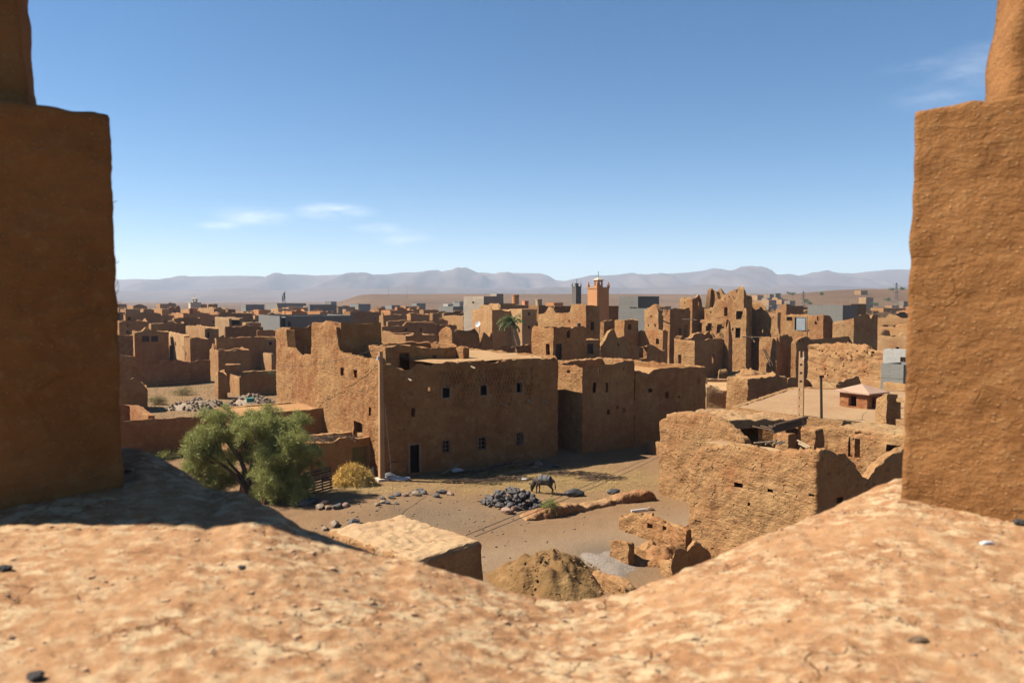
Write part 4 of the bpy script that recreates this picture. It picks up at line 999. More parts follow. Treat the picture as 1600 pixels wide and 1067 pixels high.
# ---------------------------------------------------------------- left compounds
wallrun([(60, 117), (178, 104), (230, 105), (250, 106), (327, 111)], [(60, 545), (178, 553), (200, 555), (214, 556), (218, 563), (240, 565), (270, 561), (280, 563), (290, 566), (298, 568), (306, 564), (312, 562), (327, 562)], 'long crumbling dark compound wall closing the bare field at left', erode=.30, tone='r', mat=ROUGH)
wallrun([(190, 148), (288, 152)], [(190, 545), (215, 544), (250, 541), (288, 538)], 'shaded compound wall behind the crumbling field wall', erode=.25, mat=ROUGH)
house(150, 174, 231, 596, 'rounded dark mud ruin at the left edge of the bare field', 'ruin', 'ruined_house', Y=80, mat=ROUGH, erode=.4, roof=False, b=4, profR=[(174, 600), (196, 594), (206, 593), (215, 597), (228, 600), (231, 604)])
wallrun([(120, 66), (205, 67.5), (236, 62.5)], [(120, 634), (205, 633), (212, 635), (222, 643), (236, 653)], 'low mud wall with a sunlit corner in front of the rounded ruin', tone='r', erode=.1)
wallrun([(296, 113), (322, 111)], [(296, 572), (322, 576)], 'sunlit low wall stub between the field wall and the pillar', tone='p', erode=.3)
house(327, 341, 393, 548, 'neat square mud house with a lit roof edge above the garden', 'house', 'mud_house', Y=117, par=.1, opens=[('R', 'h', 362, 568, 371, 573)])
house(330, 341, 351, 582, 'crumbling sunlit wall pillar beside the bare field', 'ruin', 'ruined_wall', Y=91, b=2.2, a=1.0, mat=ROUGH, erode=.4, roof=False, amp=.2, profL=[(330, 582), (341, 581)], profR=[(341, 581), (351, 584)])
house(338, 374, 436, 588, 'low mud garden enclosure with green plants inside', 'wall', 'garden_wall', Y=94, roof=False, b=10, a=9, thick=.35, erode=.1, profL=[(338, 577), (374, 589)], profR=[(374, 589), (395, 585), (436, 586)])
house(388, 424, 440, 549, 'sunlit inner wall of a roofless yard beside the ruined tower house', 'ruin', 'ruined_house', Y=125, roof=False, erode=.15, tone='p', profL=[(388, 549), (424, 552)], profR=[(424, 553), (440, 552)])
mb = MB(); p = G(352, 592, 0); block(mb, [Vector((xpx(351, 98, 3), 98)), Vector((xpx(375, 98.5, 3), 98.5)), Vector((xpx(377, 100, 3), 100.)), Vector((xpx(353, 100, 3), 100.))], 0, zpy(570, 98), .3, .05, .08)
o = mb.build('oven_hut', MUD, None, (xpx(351, 98, 3), 98, 0), smooth=True, sharp=60); tag(o, 'tiny flat topped mud oven hut at the edge of the green garden', 'hut', None, MUDC['m'])

# ---------------------------------------------------------------- the named houses of the old town, left to right, near to far
T = [  # Lp, Cp, Rp, top, tone, label, opens
 (206, 210, 264, 519, 'm', 'small mud house with two dark square openings side by side behind the field wall', [('R', 'd', 221, 525, 233, 534), ('R', 'd', 236, 525, 247, 534)]),
 (170, 172, 208, 524, 'd', 'plain dark mud house at the left merlon with a bush before it', []),
 (254, 288, 292, 524, 'p', 'sunlit rough wall house just right of the two dark openings', []),
 (288, 320, 342, 513, 'm', 'half ruined mud house with a pale door frame standing in its roof', [('R', 'h', 322, 518, 327, 527)]),
 (288, 297, 326, 529, 'm', 'mud house with a crumbling sunlit corner above the low wall stub', []),
 (335, 338, 436, 528, 'm', 'long low mud house with a pale square window near its right end', [('R', 'f', 419.5, 533, 426, 540)]),
 (181, 186, 232, 502, 'm', 'two storey mud house with two small windows near the left merlon', [('R', 'h', 198, 506, 201, 511), ('R', 'h', 197, 517, 202, 522)]),
 (232, 236, 288, 506, 'm', 'mud house with a pale ribbed roof edge left of the curved wall', []),
 (335, 358, 380, 497, 'p', 'roofless house with one wide sunlit wall and a dark broken opening', [('R', 'h', 360, 498, 377, 508)]),
 (350, 352, 412, 511, 'd', 'low dark mud house below the roofless sunlit house', []),
 (172, 174, 196, 488, 'd', 'dark house with two tall black openings at the left merlon', [('R', 'h', 175, 491, 179, 501), ('R', 'h', 183, 490, 188, 501)]),
 (192, 194, 252, 491, 'd', 'long shaded mud house above the two storey house with small windows', []),
 (268, 272, 313, 497, 'd', 'dark flat house below the house with the black doorway', []),
 (378, 384, 408, 504, 'p', 'crumbled sunlit house left of the long grey block wall', []),
 (440, 456, 478, 486, 'o', 'small reddish house standing above the grey block wall', []),
 (480, 500, 513, 487, 'o', 'reddish house with a sunlit face right of the flagpole', []),
 (400, 402, 440, 516, 'o', 'ochre roof block immediately left of the ruined tower house', []),
 (262, 263, 282, 481, 'd', 'dark tall house with a black doorway', [('R', 'd', 272, 486, 280, 496)]),
 (281, 308, 311, 485, 'y', 'wide sunlit house front directly below the small white minaret', []),
 (308, 334, 353, 482, 'y', 'large sunlit block house right of the small white minaret', []),
 (240, 253, 263, 483, 'm', 'small house with a lit left face beside the dark tall house', []),
 (219, 224, 241, 483, 'm', 'low house with a bright corner in the second far row at left', []),
 (244, 250, 276, 475, 'm', 'far house with a stepped parapet on the left skyline', []),
 (198, 208, 230, 478, 'm', 'far house with a lit notch on the left skyline', []),
 (174, 176, 198, 475, 'd', 'far dark house touching the left merlon on the skyline', []),
 (299, 304, 340, 475, 'd', 'far dark house with an antenna right behind the small white minaret', [('R', 'h', 303, 478, 308, 486)]),
 (352, 356, 368, 483, 'd', 'little dark house between the sunlit block house and the greyish house', []),
 (396, 404, 420, 484, 'o', 'reddish house under the left end of the tall grey block house', []),
 (580, 586, 595, 484, 'o', 'tiny ochre cube house right of the dark long wall', []),
 (537, 547, 593, 487, 'd', 'long dark house with a lit left end behind the ruined tower', []),
 (592, 599, 636, 492, 'm', 'flat mud house in the rows right of the tiny ochre cube', []),
 (595, 610, 647, 485, 'o', 'flat ochre house on the far row above the ruined room', []),
 (634, 642, 671, 491, 'm', 'flat mud house with a pale roof line left of the greenish cube', []),
 (636, 640, 656, 482, 'm', 'small far house with a bright roof below the mesa', []),
 (655, 662, 684, 484, 'd', 'small shaded far house with two black openings below the mesa', []),
 (671, 676, 686, 489, 'd', 'narrow dark house with a pole in front', []),
 (603, 606, 700, 501, 'y', 'very long low sunlit roof across the middle rows', []),
 (593, 597, 714, 510, 'm', 'long shaded low house beneath the long sunlit roof', [('R', 'h', 656, 513, 659, 518), ('R', 'h', 632, 512, 636, 520)]),
 (690, 694, 730, 488, 'd', 'dark flat house above the ochre cube house', []),
 (693, 724, 738, 494, 'y', 'ochre cube house with a clean sunlit face left of the palm', []),
 (596, 634, 682, 524, 'y', 'crumbling roofless house with a rounded sunlit wall end behind the upper room', []),
 (804, 806, 837, 522, 'm', 'low dark house under the palm tree', []),
]
for (l, c, r, tp_, tone, lab, ops) in T: house(l, c, r, tp_, lab, tone=tone, opens=ops)
G_ = [ # grey concrete block houses
 (404, 437, 552, 494, 'gb', 'grey concrete block building with a black opening and pale sheet doors', [('R', 'h', 438, 495, 446, 510), ('R', 'h', 449, 503, 455, 510)], 0),
 (411, 433, 478, 474, 'g', 'tall grey block house behind the flagpole with thin rods on its roof', [], 9),
 (481, 484, 526, 476, 'gd', 'dark grey block house right of the flagpole with rods on its roof', [], 9),
 (508, 517, 526, 469, 'gd', 'small grey roof room on top of the dark grey block house', [], 0),
 (547, 560, 579, 475, 'g', 'grey house with a dark right face at the left foot of the mesa', [], 3),
 (602, 612, 625, 477, 'g', 'small pale grey house below the middle of the mesa', [], 0),
 (643, 651, 665, 474, 'gb', 'small greenish grey house with a dark side below the mesa', [], 0),
 (686, 708, 725, 479, 'gb', 'low bluish house with a black right face left of the tan block house', [], 0),
 (692, 700, 708, 475, 'gw', 'tiny cream house on the skyline left of the tan block house', [], 0),
 (707, 718, 724, 468, 'g', 'unfinished grey house with two little windows touching the tan block house', [('L', 'h', 711, 471, 713, 473), ('L', 'h', 714, 471, 716, 473)], 0),
 (376, 384, 413, 476, 'g', 'greyish house with a pale left face on the skyline', [], 5),
]
for (l, c, r, tp_, tone, lab, ops, rods) in G_: house(l, c, r, tp_, lab, 'house', 'concrete_house', tone=tone, opens=ops, mat=CONC, erode=.0, amp=.01, rails=rods, roofmat=CONC, auto=False)
# middle: tan block, palm house, tall sunlit house
house(724, 756, 786, 463, 'tall tan block house standing above the town left of the orange minaret', tone='t', Y=170, erode=.03, mat=CONC, opens=[('L', 'h', 738, 471, 741, 474), ('R', 'h', 759, 475, 763, 480)], roofmat=CONC)
house(766, 776, 787, 459, 'flat roof room on the tall tan block house', 'roof room', 'roof_room', tone='t', Y=176, erode=.02, mat=CONC, roofmat=CONC, z0=5, auto=False)
house(737, 769, 800, 484, 'sunlit tan house with a white satellite dish left of the palm tree', tone='p', Y=128, erode=.06, auto=False)
house(768, 782, 826, 477, 'tall tan house directly behind the palm tree', tone='p', Y=136, erode=.06, b=7, opens=[('R', 'd', 797, 508, 807, 522)])
house(804, 816, 839, 483, 'tan house with two small windows right of the palm tree', tone='p', Y=127, erode=.06, b=4, opens=[('R', 'h', 825, 488, 829, 493), ('R', 'h', 825, 509, 829, 514)])
house(840, 916, 937, 475, 'large sunlit mud house with a square window left of the orange minaret', tone='y', Y=104, erode=.12, roof=False, mat=ROUGH, profL=[(840, 492), (853, 488), (855, 479), (860, 478), (861, 488), (878, 489), (890, 488), (891, 475), (916, 475)], profR=[(916, 476), (937, 478)],
      opens=[('L', 'f', 901.5, 503.5, 908.5, 514), ('R', 'w', 923, 503, 929, 516), ('L', 'h', 888, 500, 890, 503)])
house(840, 842, 893, 478, 'dark flat house with square notches behind the large sunlit mud house', tone='d', Y=140, roof=False, profR=[(842, 477), (853, 477), (854, 487), (864, 487), (865, 478), (893, 478)], erode=.02, b=5)
house(764, 768, 833, 545, 'ruined courtyard wall below the palm tree with a crumbled sunlit lip', 'ruin', 'ruined_wall', tone='m', Y=92, roof=False, mat=ROUGH, b=6, erode=.3, profL=[(764, 550), (768, 552)], profR=[(768, 553), (775, 546), (790, 541), (806, 541), (828, 538), (833, 545)], opens=[('R', 'h', 804, 542, 809, 550)])
house(681, 707, 753, 514, 'large crumbling ruin with a jagged skyline in the middle of the town', 'ruin', 'ruined_house', tone='m', Y=88, roof=False, mat=ROUGH, erode=.5, amp=.25, b=3.4, profL=[(681, 522), (688, 516), (696, 513), (702, 512), (707, 520)], profR=[(707, 521), (712, 514), (726, 517), (730, 514), (738, 516), (745, 515), (750, 527), (753, 540)], backdrop=.4)
wallrun([(750, 90), (770, 92)], [(750, 532), (752, 531), (755, 519), (758, 516), (762, 524), (765, 530), (766.5, 514), (768.5, 514), (770, 545)], 'two thin jagged wall spikes beside the crumbling ruin', 'ruined_wall', 'ruin', 'm', .5, mat=ROUGH, erode=.5, amp=.2)
# right of the minaret
house(938, 944, 966, 502, 'crumbling mud house in front of the orange minaret base', 'ruin', 'ruined_house', Y=100, tone='m', roof=False, mat=ROUGH, erode=.3, profR=[(944, 503), (955, 502), (966, 500)])
house(960, 976, 998, 500, 'mud block with a small black window right of the orange minaret', Y=97, tone='m', mat=ROUGH, erode=.2, opens=[('R', 'h', 982, 507, 987, 515)])
house(948, 950, 967, 478, 'plain dark brown block just right of the orange minaret', tone='d', Y=140, erode=.02, auto=False)
house(967, 997, 1030, 463, 'two tone grey concrete house with a dark upper wall right of the orange minaret', 'house', 'concrete_house', tone='gb', Y=175, mat=CONC, erode=0., amp=.01, roofmat=CONC, opens=[('L', 'h', 984, 480, 996, 484)])
house(965, 1010, 1016, 482, 'low grey concrete extension in front of the two tone grey house', 'house', 'concrete_house', tone='gb', Y=165, mat=CONC, erode=0., amp=.01, roofmat=CONC, auto=False)
house(997, 1036, 1040, 516, 'sunlit ruin wall crossed by a stepped shadow left of the castle ruin', 'ruin', 'ruined_house', Y=95, tone='y', roof=False, mat=ROUGH, erode=.25, profL=[(997, 517), (1012, 517), (1013, 515), (1036, 516)], opens=[('L', 'h', 1005, 529, 1008, 540), ('L', 'h', 1025, 529, 1030, 538)])
wallrun([(936, 84), (1037, 93)], [(936, 538), (948, 531), (953, 520), (956, 515), (958, 514), (964, 528), (978, 527), (985, 540), (1000, 541), (1010, 540), (1020, 538), (1028, 545), (1037, 548)], 'broken shaded wall running between the large sunlit house and the castle ruin', 'ruined_wall', 'ruin', 'm', .5, mat=ROUGH, erode=.35, amp=.15, opens=[(961, 536, 964, 541), (980, 533, 983, 538), (996, 543, 1008, 560)])
wallrun([(1009, 118), (1031, 114)], [(1009, 482), (1012, 479), (1018, 477), (1021, 474.5), (1024, 477), (1027, 478), (1029, 500), (1034, 515)], 'tall triangular wall end with little holes at the left of the castle ruin', 'ruined_wall', 'ruin', 'y', .6, mat=ROUGH, erode=.3, opens=[(1014, 507, 1016, 510), (1025, 506, 1027, 511), (1019, 493, 1021, 496)])
house(1044, 1045, 1002, 690, 'x') if False else None
wallrun([(1014, 60), (1041, 57.5)], [(1014, 689), (1041, 691)], 'little low sunlit wall closing the end of the lane', tone='y', erode=.06)

# ---------------------------------------------------------------- castle ruin (one collapsed kasbah, each wall mass its own part)
cas = thing('castle_ruin', 'tall collapsed mud kasbah with jagged towers, arches and gaping windows', 'ruin', (xpx(1140, 116, 4), 116, 0), MUDC['y'])
def cpart(L_, C_1, R_, Y, pl, pr_, opens=(), nm='tower', backdrop=.6, b=None, a=None, erode=.3):
    seed = rng.random() * 50; zt = zpy(pl[-1][1], Y); C = Vector((xpx(C_1, Y, zt), Y))
    A = a or max(.8, min(30, spanto(C, D1, R_, zt))); B = b or max(.8, min(30, spanto(C, D2, L_, zt)))
    P = [C, C + D1 * A, C + D1 * A + D2 * B, C + D2 * B]; lo = {}
    for op in opens:
        e = 0 if op[0] == 'R' else 3; d = D1 if e == 0 else D2
        sa, sb = sorted((spanto(C, d, op[1], zt), spanto(C, d, op[3], zt))); ym = C.y + d.y * (sa + sb) / 2; za, zb = sorted((zpy(op[2], ym), zpy(op[4], ym)))
        LL = A if e == 0 else B; sa = max(.15, sa); sb = min(LL - .15, sb)
        if sb - sa < .1: continue
        lo.setdefault(e, []).append((sa, sb, max(za, .05), zb, len(op) > 5) if e == 0 else (B - sb, B - sa, max(za, .05), zb, len(op) > 5))
    z1 = zpy(pr_[-1][1], P[1].y); z3 = zpy(pl[0][1], P[3].y)
    def topf(e, s, o):
        if e in (0, 3): return zpy(interp(pr_ if e == 0 else pl, PX(o.x, o.y, zt)[0]), o.y)
        zz = min(z1, z3) - backdrop; f = s / (B if e == 1 else A)
        q = z1 + (zz - z1) * min(1, f * 3) if e == 1 else zz + (z3 - zz) * max(0, f * 3 - 2)
        return q + .9 * mn.noise(Vector((o.x * .9, o.y * .9, seed)))
    mb = MB(); shell(mb, P, True, min(.6, A * .3, B * .3), 0, topf, lo, .28, .10, erode, seed)
    return mb.build(nm, ROUGH, cas, smooth=True, sharp=32)
cpart(1101, 1163, 1176, 115.3, [(1101, 481), (1108, 482), (1116, 481), (1117.5, 453), (1119, 455), (1122, 468), (1137, 468), (1138, 455), (1139, 464), (1143, 458), (1147, 467), (1150, 468), (1153, 449), (1155, 444), (1158, 446), (1162, 446), (1163, 449)], [(1163, 449), (1166, 455), (1169, 468), (1171, 468), (1173, 460), (1176, 470)],
      [('L', 1132, 480, 1137.5, 494, 1), ('L', 1151, 486, 1162, 499), ('L', 1150, 512, 1158.5, 528), ('L', 1145, 512, 1147, 517), ('L', 1104, 490, 1106, 492), ('L', 1110, 486, 1112, 489)], 'tower', backdrop=-2.6, erode=.35)
cpart(1165, 1219, 1224, 113.5, [(1165, 480), (1172, 473), (1183, 471), (1188, 473), (1193, 479), (1200, 490), (1207, 500), (1213, 508), (1219, 520)], [(1219, 522), (1224, 530)], [('L', 1203, 515, 1206, 521), ('L', 1189, 515, 1192, 520)], 'gable_wall', b=None, backdrop=3)
cpart(1157, 1167, 1172, 112.0, [(1157, 500), (1162, 480), (1167, 476)], [(1167, 476), (1170, 490), (1172, 520)], (), 'buttress', erode=.5)
cpart(1062, 1082, 1104, 122, [(1062, 467), (1066, 465), (1070, 468), (1074, 464), (1082, 465)], [(1082, 466), (1089, 465), (1092, 461), (1096, 467), (1097, 480), (1104, 487)], [('R', 1091, 468, 1095, 478), ('L', 1069, 472, 1071, 474)], 'tower', backdrop=2.5)
cpart(1036, 1047, 1079, 118.5, [(1036, 482), (1041, 497), (1045, 484), (1047, 481)], [(1047, 481), (1060, 482), (1078, 482), (1079, 484)], [('R', 1061, 513, 1065, 526), ('R', 1069, 507, 1075, 527, 1)], 'tower', backdrop=1)
cpart(1082, 1135, 1137, 117.5, [(1082, 499), (1098, 499), (1110, 500), (1125, 499), (1135, 499)], [(1135, 499), (1137, 499)], [('L', 1084, 504, 1097, 526), ('L', 1103, 505, 1115, 526, 1), ('L', 1120, 507, 1131, 526, 1)], 'arcade', b=None, backdrop=1.5, erode=.15)
cpart(1053, 1086, 1143, 106, [(1053, 529), (1060, 531), (1086, 533)], [(1086, 533), (1100, 531), (1120, 530), (1143, 528)], [('L', 1060, 554, 1065, 568, 1), ('R', 1113, 554, 1117, 568), ('R', 1130, 540, 1132, 545)], 'lower_block', backdrop=-.5, erode=.2)
cpart(1133, 1139, 1144, 108, [(1133, 515), (1136, 508), (1138, 499), (1139, 499)], [(1139, 499), (1142, 505), (1144, 530)], (), 'pillar', erode=.4)
cpart(1186, 1214, 1220, 111.5, [(1186, 527), (1195, 526), (1214, 526)], [(1214, 526), (1217, 530), (1220, 545)], (), 'front_wall', backdrop=.5, erode=.2)
cpart(1209, 1222, 1250, 117, [(1209, 525), (1222, 524)], [(1222, 524), (1230, 523), (1238, 526), (1240, 535), (1243, 548), (1250, 549)], (), 'side_wall', backdrop=1)
mb = MB(); mound(xpx(1172, 107, 1), 107, 6.5, 3.0, 2.0, mb, .2, 40, -.1, 1.1, 3.); mound(xpx(1205, 105, 1), 105.5, 3, 2.0, 1.6, mb, .3, 30, -.1, .9, 5.)
mb.build('rubble_slope', ROOF, cas, smooth=True, sharp=60)
for (a, b_, Y) in (((1193, 545), (1204, 572), 109.5), ((1196, 546), (1208, 571), 109.5), ((1174, 527), (1179, 535), 112.), ((1160, 526), (1190, 527), 112.), ((1066, 499), (1088, 500), 116.), ((1033, 500), (1046, 506), 116)):
    mb = MB(); mb.tube([(xpx(a[0], Y, 6), Y, zpy(a[1], Y)), (xpx(b_[0], Y - .6, 3), Y - .6, zpy(b_[1], Y - .6))], .09, 5); mb.build('fallen_beam', STICK, cas)
# boulder-like pillar before the castle, terraces and walls round it
p = Vector((xpx(1130, 98, 1), 98)); mb = MB(); block(mb, [p + Vector((-.65, -.4)), p + Vector((.6, -.4)), p + Vector((.6, .5)), p + Vector((-.6, .5))], -.1, zpy(577, 98), .2, .16, .3, 4., .15)
o = mb.build('mud_pillar', ROUGH, None, (p.x, p.y, 0), smooth=True, sharp=60); tag(o, 'lone eroded mud stump standing in front of the castle ruin', 'pillar', None, MUDC['y'])
house(1100, 1104, 1232, 604, 'low sunlit mud terrace in front of the castle ruin', 'terrace', 'mud_terrace', Y=84, tone='p', z0=0, b=9, par=.02, erode=.08, theta=R(-8), auto=False)
house(1160, 1170, 1232, 592, 'thick eroded mud block between the terrace and the poles', 'ruin', 'ruined_house', Y=79, mat=ROUGH, erode=.3, amp=.2, b=3, par=.05, opens=[('R', 'h', 1203, 614, 1208, 626)])
wallrun([(1228, 84), (1263, 86)], [(1228, 594), (1240, 590), (1263, 592)], 'short dark mud wall behind the tall concrete pole', tone='m', mat=ROUGH, erode=.25)
wallrun([(1225, 90), (1310, 82)], [(1225, 592), (1262, 592), (1310, 600)], 'low sunlit wall along the back of the terrace roof', tone='p', mat=MUD, erode=.12)
house(1306, 1310, 1346, 594, 'broken mud room with a dark jagged side left of the grey breeze block house', 'ruin', 'ruined_house', Y=84, roof=False, mat=ROUGH, erode=.4, b=4, profR=[(1310, 596), (1325, 592), (1340, 588), (1346, 598)])
wallrun([(1344, 90), (1460, 79)], [(1344, 592), (1400, 598), (1460, 604)], 'long low sunlit wall in front of the white and grey block house', tone='y', mat=MUD, erode=.08)
# buildings right of the castle
house(1262, 1287, 1302, 492, 'tall ruined house with a sunlit left face right of the castle ruin', 'ruin', 'ruined_house', Y=122, tone='y', roof=False, mat=ROUGH, erode=.25, backdrop=.3, profL=[(1262, 493), (1287, 492)], profR=[(1287, 492), (1297, 494), (1302, 500)], opens=[('L', 'h', 1273, 502, 1277, 507), ('L', 'h', 1277, 494, 1279, 501), ('L', 'h', 1262, 514, 1265, 518)])
house(1301, 1335, 1372, 494, 'ruined house with a high dark notched wall right of the castle ruin', 'ruin', 'ruined_house', Y=118, tone='y', roof=False, mat=ROUGH, erode=.2, backdrop=.3, profL=[(1301, 502), (1310, 503), (1335, 497)], profR=[(1335, 495), (1339, 494), (1340, 499), (1342, 493), (1350, 491), (1358, 491), (1361, 499), (1363, 491), (1371, 491)])
wallrun([(1256, 112), (1352, 122)], [(1256, 534), (1264, 531), (1300, 528), (1335, 524), (1352, 524)], 'dark sloping wall below the notched ruined house', tone='m', erode=.06)
wallrun([(1240, 109), (1268, 112.5)], [(1240, 535), (1258, 526), (1262, 527), (1268, 531)], 'dark wall end with holes behind the tall concrete pole', 'ruined_wall', 'ruin', 'm', .8, mat=ROUGH, erode=.25, opens=[(1243, 531, 1246, 534), (1249, 531, 1251, 534)])
hl = [(1275 + rng.random() * 90, 545 + rng.random() * 40) for _ in range(26)]
wallrun([(1264, 106), (1388, 92)], [(1264, 537), (1275, 538), (1300, 536), (1315, 535), (1330, 538), (1350, 539), (1358, 546), (1372, 548), (1388, 549)], 'long ruined sunlit wall full of small holes right of the castle ruin', 'ruined_wall', 'ruin', 'y', .6, mat=ROUGH, erode=.3, amp=.22,
        opens=[(x, y, x + 2.2, y + 2.4) for x, y in hl] + [(1364, 549, 1369, 553)])
house(1226, 1262, 1266, 492, 'mud house with a pale blue sheet door right of the castle ruin', tone='y', Y=128, mat=ROUGH, b=None, opens=[('L', 'f', 1241, 495, 1262, 517), ('L', 'h', 1229, 495, 1238, 501)])
Ci = t_info[[k for k in t_info if t_info[k][6] == 128 and abs(PX(t_info[k][0].x, 128, 8)[0] - 1262) < 3][0]]
s0 = spanto(Ci[0], D2, 1259, 8); s1 = spanto(Ci[0], D2, 1245, 8); pm = Ci[0] + D2 * (s0 + s1) / 2 - D1 * .06; za, zb = zpy(516, pm.y), zpy(497, pm.y)
mb = MB(); mb.box(pm.x, pm.y, (za + zb) / 2, abs(s1 - s0), .1, zb - za, TH + R(90)); mb.build('sheet_door', BLUEDOOR, [o for o in COL.objects if o.get('label', '').startswith('mud house with a pale blue')][0])
house(1220, 1229, 1256, 476, 'dark brown block house with a stepped roof right of the castle ruin', tone='d', Y=178, roof=False, erode=0., profR=[(1229, 475), (1236, 475), (1237, 478), (1256, 478)], profL=[(1220, 476), (1229, 475)], auto=False)
house(1262, 1317, 1340, 477, 'wide pale green concrete house with a black right side', 'house', 'concrete_house', tone='gb', Y=160, mat=CONC, erode=0., amp=.01, roofmat=CONC, auto=False, rails=2)
house(1325, 1330, 1354, 475, 'brown roof room with a dark base behind the wide pale green house', tone='d', Y=172, erode=0., auto=False)
house(1380, 1426, 1440, 548, 'white painted house with one square black window beside the right merlon', 'house', 'concrete_house', tone='gw', Y=88, mat=simple_mat('white_wash', (.28, .265, .235), (.21, .20, .175), 2), erode=.02, amp=.02, opens=[('L', 'w', 1407, 558, 1416, 566)], roofmat=CONC, z0=0)
house(1377, 1412, 1440, 570, 'grey breeze block house in front of the white painted house', 'house', 'concrete_house', tone='g', Y=84, mat=CONC, erode=.0, amp=.01, roofmat=CONC, auto=False)
RT = [(1366, 1420, 1440, 498, 'y', 'low mud house with long dark roof slits left of the right merlon', [('L', 'h', 1380, 508, 1410, 512), ('L', 'h', 1378, 515, 1400, 522)]), (1368, 1440, 1470, 512, 'y', 'long flat mud house below the roof slits left of the right merlon', []),
      (1372, 1440, 1470, 527, 'p', 'flat pale roof directly above the long ruined sunlit wall', []), (1350, 1400, 1420, 490, 'gd', 'far low house with a dark roof edge left of the right merlon', []), (1400, 1425, 1440, 486, 'o', 'pinkish far house touching the right merlon', [])]
for (l, c, r, tp_, tone, lab, ops) in RT: house(l, c, r, tp_, lab, tone=tone, opens=ops)

# ---------------------------------------------------------------- minarets and tanks
def minaret(Lp, Cp, Rp, top, Y, m, label, lantern, color, finials=True, capm=None):
    zt = zpy(top, Y); C = Vector((xpx(Cp, Y, zt), Y)); A = spanto(C, D1, Rp, zt); B = spanto(C, D2, Lp, zt); A = B = (A + B) / 2
    t = thing('minaret', label, 'minaret', (C.x, C.y, 0), color)
    P = [C, C + D1 * A, C + D1 * A + D2 * B, C + D2 * B]; c = (P[0] + P[2]) / 2
    mb = MB(); mb.box(c.x, c.y, zt / 2, A, B, zt, TH); mb.build('shaft', m, t)
    mb = MB(); mb.box(c.x, c.y, zt + .12, A * 1.06, B * 1.06, .24, TH); mb.build('parapet', m, t)
    if finials:
        for p in P:
            q = c + (p - c) * .94; mb = MB(); mb.box(q.x, q.y, zt + .45, A * .13, A * .13, .42, TH); mb.box(q.x, q.y, zt + .80, A * .08, A * .08, .28, TH); mb.box(q.x, q.y, zt + 1.02, A * .045, A * .045, .16, TH); mb.build('finial', m, t)
    zl = zpy(lantern, Y); w = A * .42; hh = zl - zt - .24
    mb = MB()
    for sx in (-1, 1):
        for sy in (-1, 1):
            q = c + D1 * sx * w * .40 + D2 * sy * w * .40; mb.box(q.x, q.y, zt + .24 + hh * .34, w * .2, w * .2, hh * .68, TH)
    mb.box(c.x, c.y, zt + .24 + hh * .10, w * .98, w * .98, hh * .2, TH); mb.box(c.x, c.y, zt + .24 + hh * .62, w, w, hh * .14, TH)
    o = mb.build('lantern', m, t); mb = MB(); q = [c + (D1 * a + D2 * b) * w * .62 for a, b in ((-1, -1), (1, -1), (1, 1), (-1, 1))]; z = zt + .24 + hh * .69
    mb.add([(p.x, p.y, z) for p in q] + [(p.x, p.y, z + .12) for p in q] + [(c.x, c.y, zl)], [(3, 2, 1, 0), (0, 1, 5, 4), (1, 2, 6, 5), (2, 3, 7, 6), (3, 0, 4, 7), (4, 5, 8), (5, 6, 8), (6, 7, 8), (7, 4, 8)]); mb.build('cap', capm or CREAM, o)
    mb = MB(); mb.tube([(c.x, c.y, zl - .1), (c.x, c.y, zl + 1.0)], .05, 5); mb.build('spire', METAL, o)
minaret(917, 933, 950, 451, 130, ORANGE, 'tall orange minaret with a cream capped lantern', 433, (1, 1, 1, 1))
minaret(892.5, 900, 906.5, 449, 190, CONC, 'slim dark grey minaret left of the orange one', 442, MUDC['gd'], True, CONC)
minaret(292, 297.5, 302, 473.5, 330, CREAM, 'small cream minaret far off on the left skyline', 465, (1, 1, 1, 1), False)
def tank(px, Y, pyt, pyb, wpx, m, label):
    r = wpx / 2 / F * Y; x = xpx(px, Y, 8); zb, zt = zpy(pyb, Y), zpy(pyt, Y); n = 28
    t = thing('water_tank', label, 'water tank', (x, Y, 0), (1, 1, 1, 1))
    mb = MB(); mb.tube([(x, Y, zb), (x, Y, zb + .15), (x, Y, zb + .15), (x, Y, zt)], [r * .94, r * .94, r, r], n); mb.build('drum', m, t, smooth=True)
    mb = MB(); mb.tube([(x, Y, zt), (x, Y, zt + .18)], [r * 1.08, r * 1.08], n); mb.build('lid', m, t)
    mb = MB(); mb.box(x, Y, zb / 2, r * 1.7, r * 1.7, zb, TH); mb.build('base', FARMUD, t, color=MUDC['p'])
tank(805.5, 175, 462, 477, 11, ORANGE, 'round orange water tank standing on a roof right of the tan block house')
tank(842, 150, 469, 480, 10, simple_mat('tan_tank', (.34, .24, .13), (.25, .17, .09), 2), 'round tan water tank on a roof left of the grey minaret')
house(815, 820, 826, 470, 'small brick red roof box right of the orange water tank', 'roof room', 'roof_room', tone='o', Y=165, erode=0, auto=False, mat=simple_mat('brick_red', (.42, .16, .08), (.33, .12, .06), 1))
house(825, 836, 842, 477, 'pinkish roof wall beside the tan water tank', 'roof room', 'roof_room', tone='o', Y=150, erode=.02, auto=False)
house(852, 866, 880, 473, 'low reddish house left of the grey minaret on the skyline', tone='o', Y=230, erode=.02, auto=False)

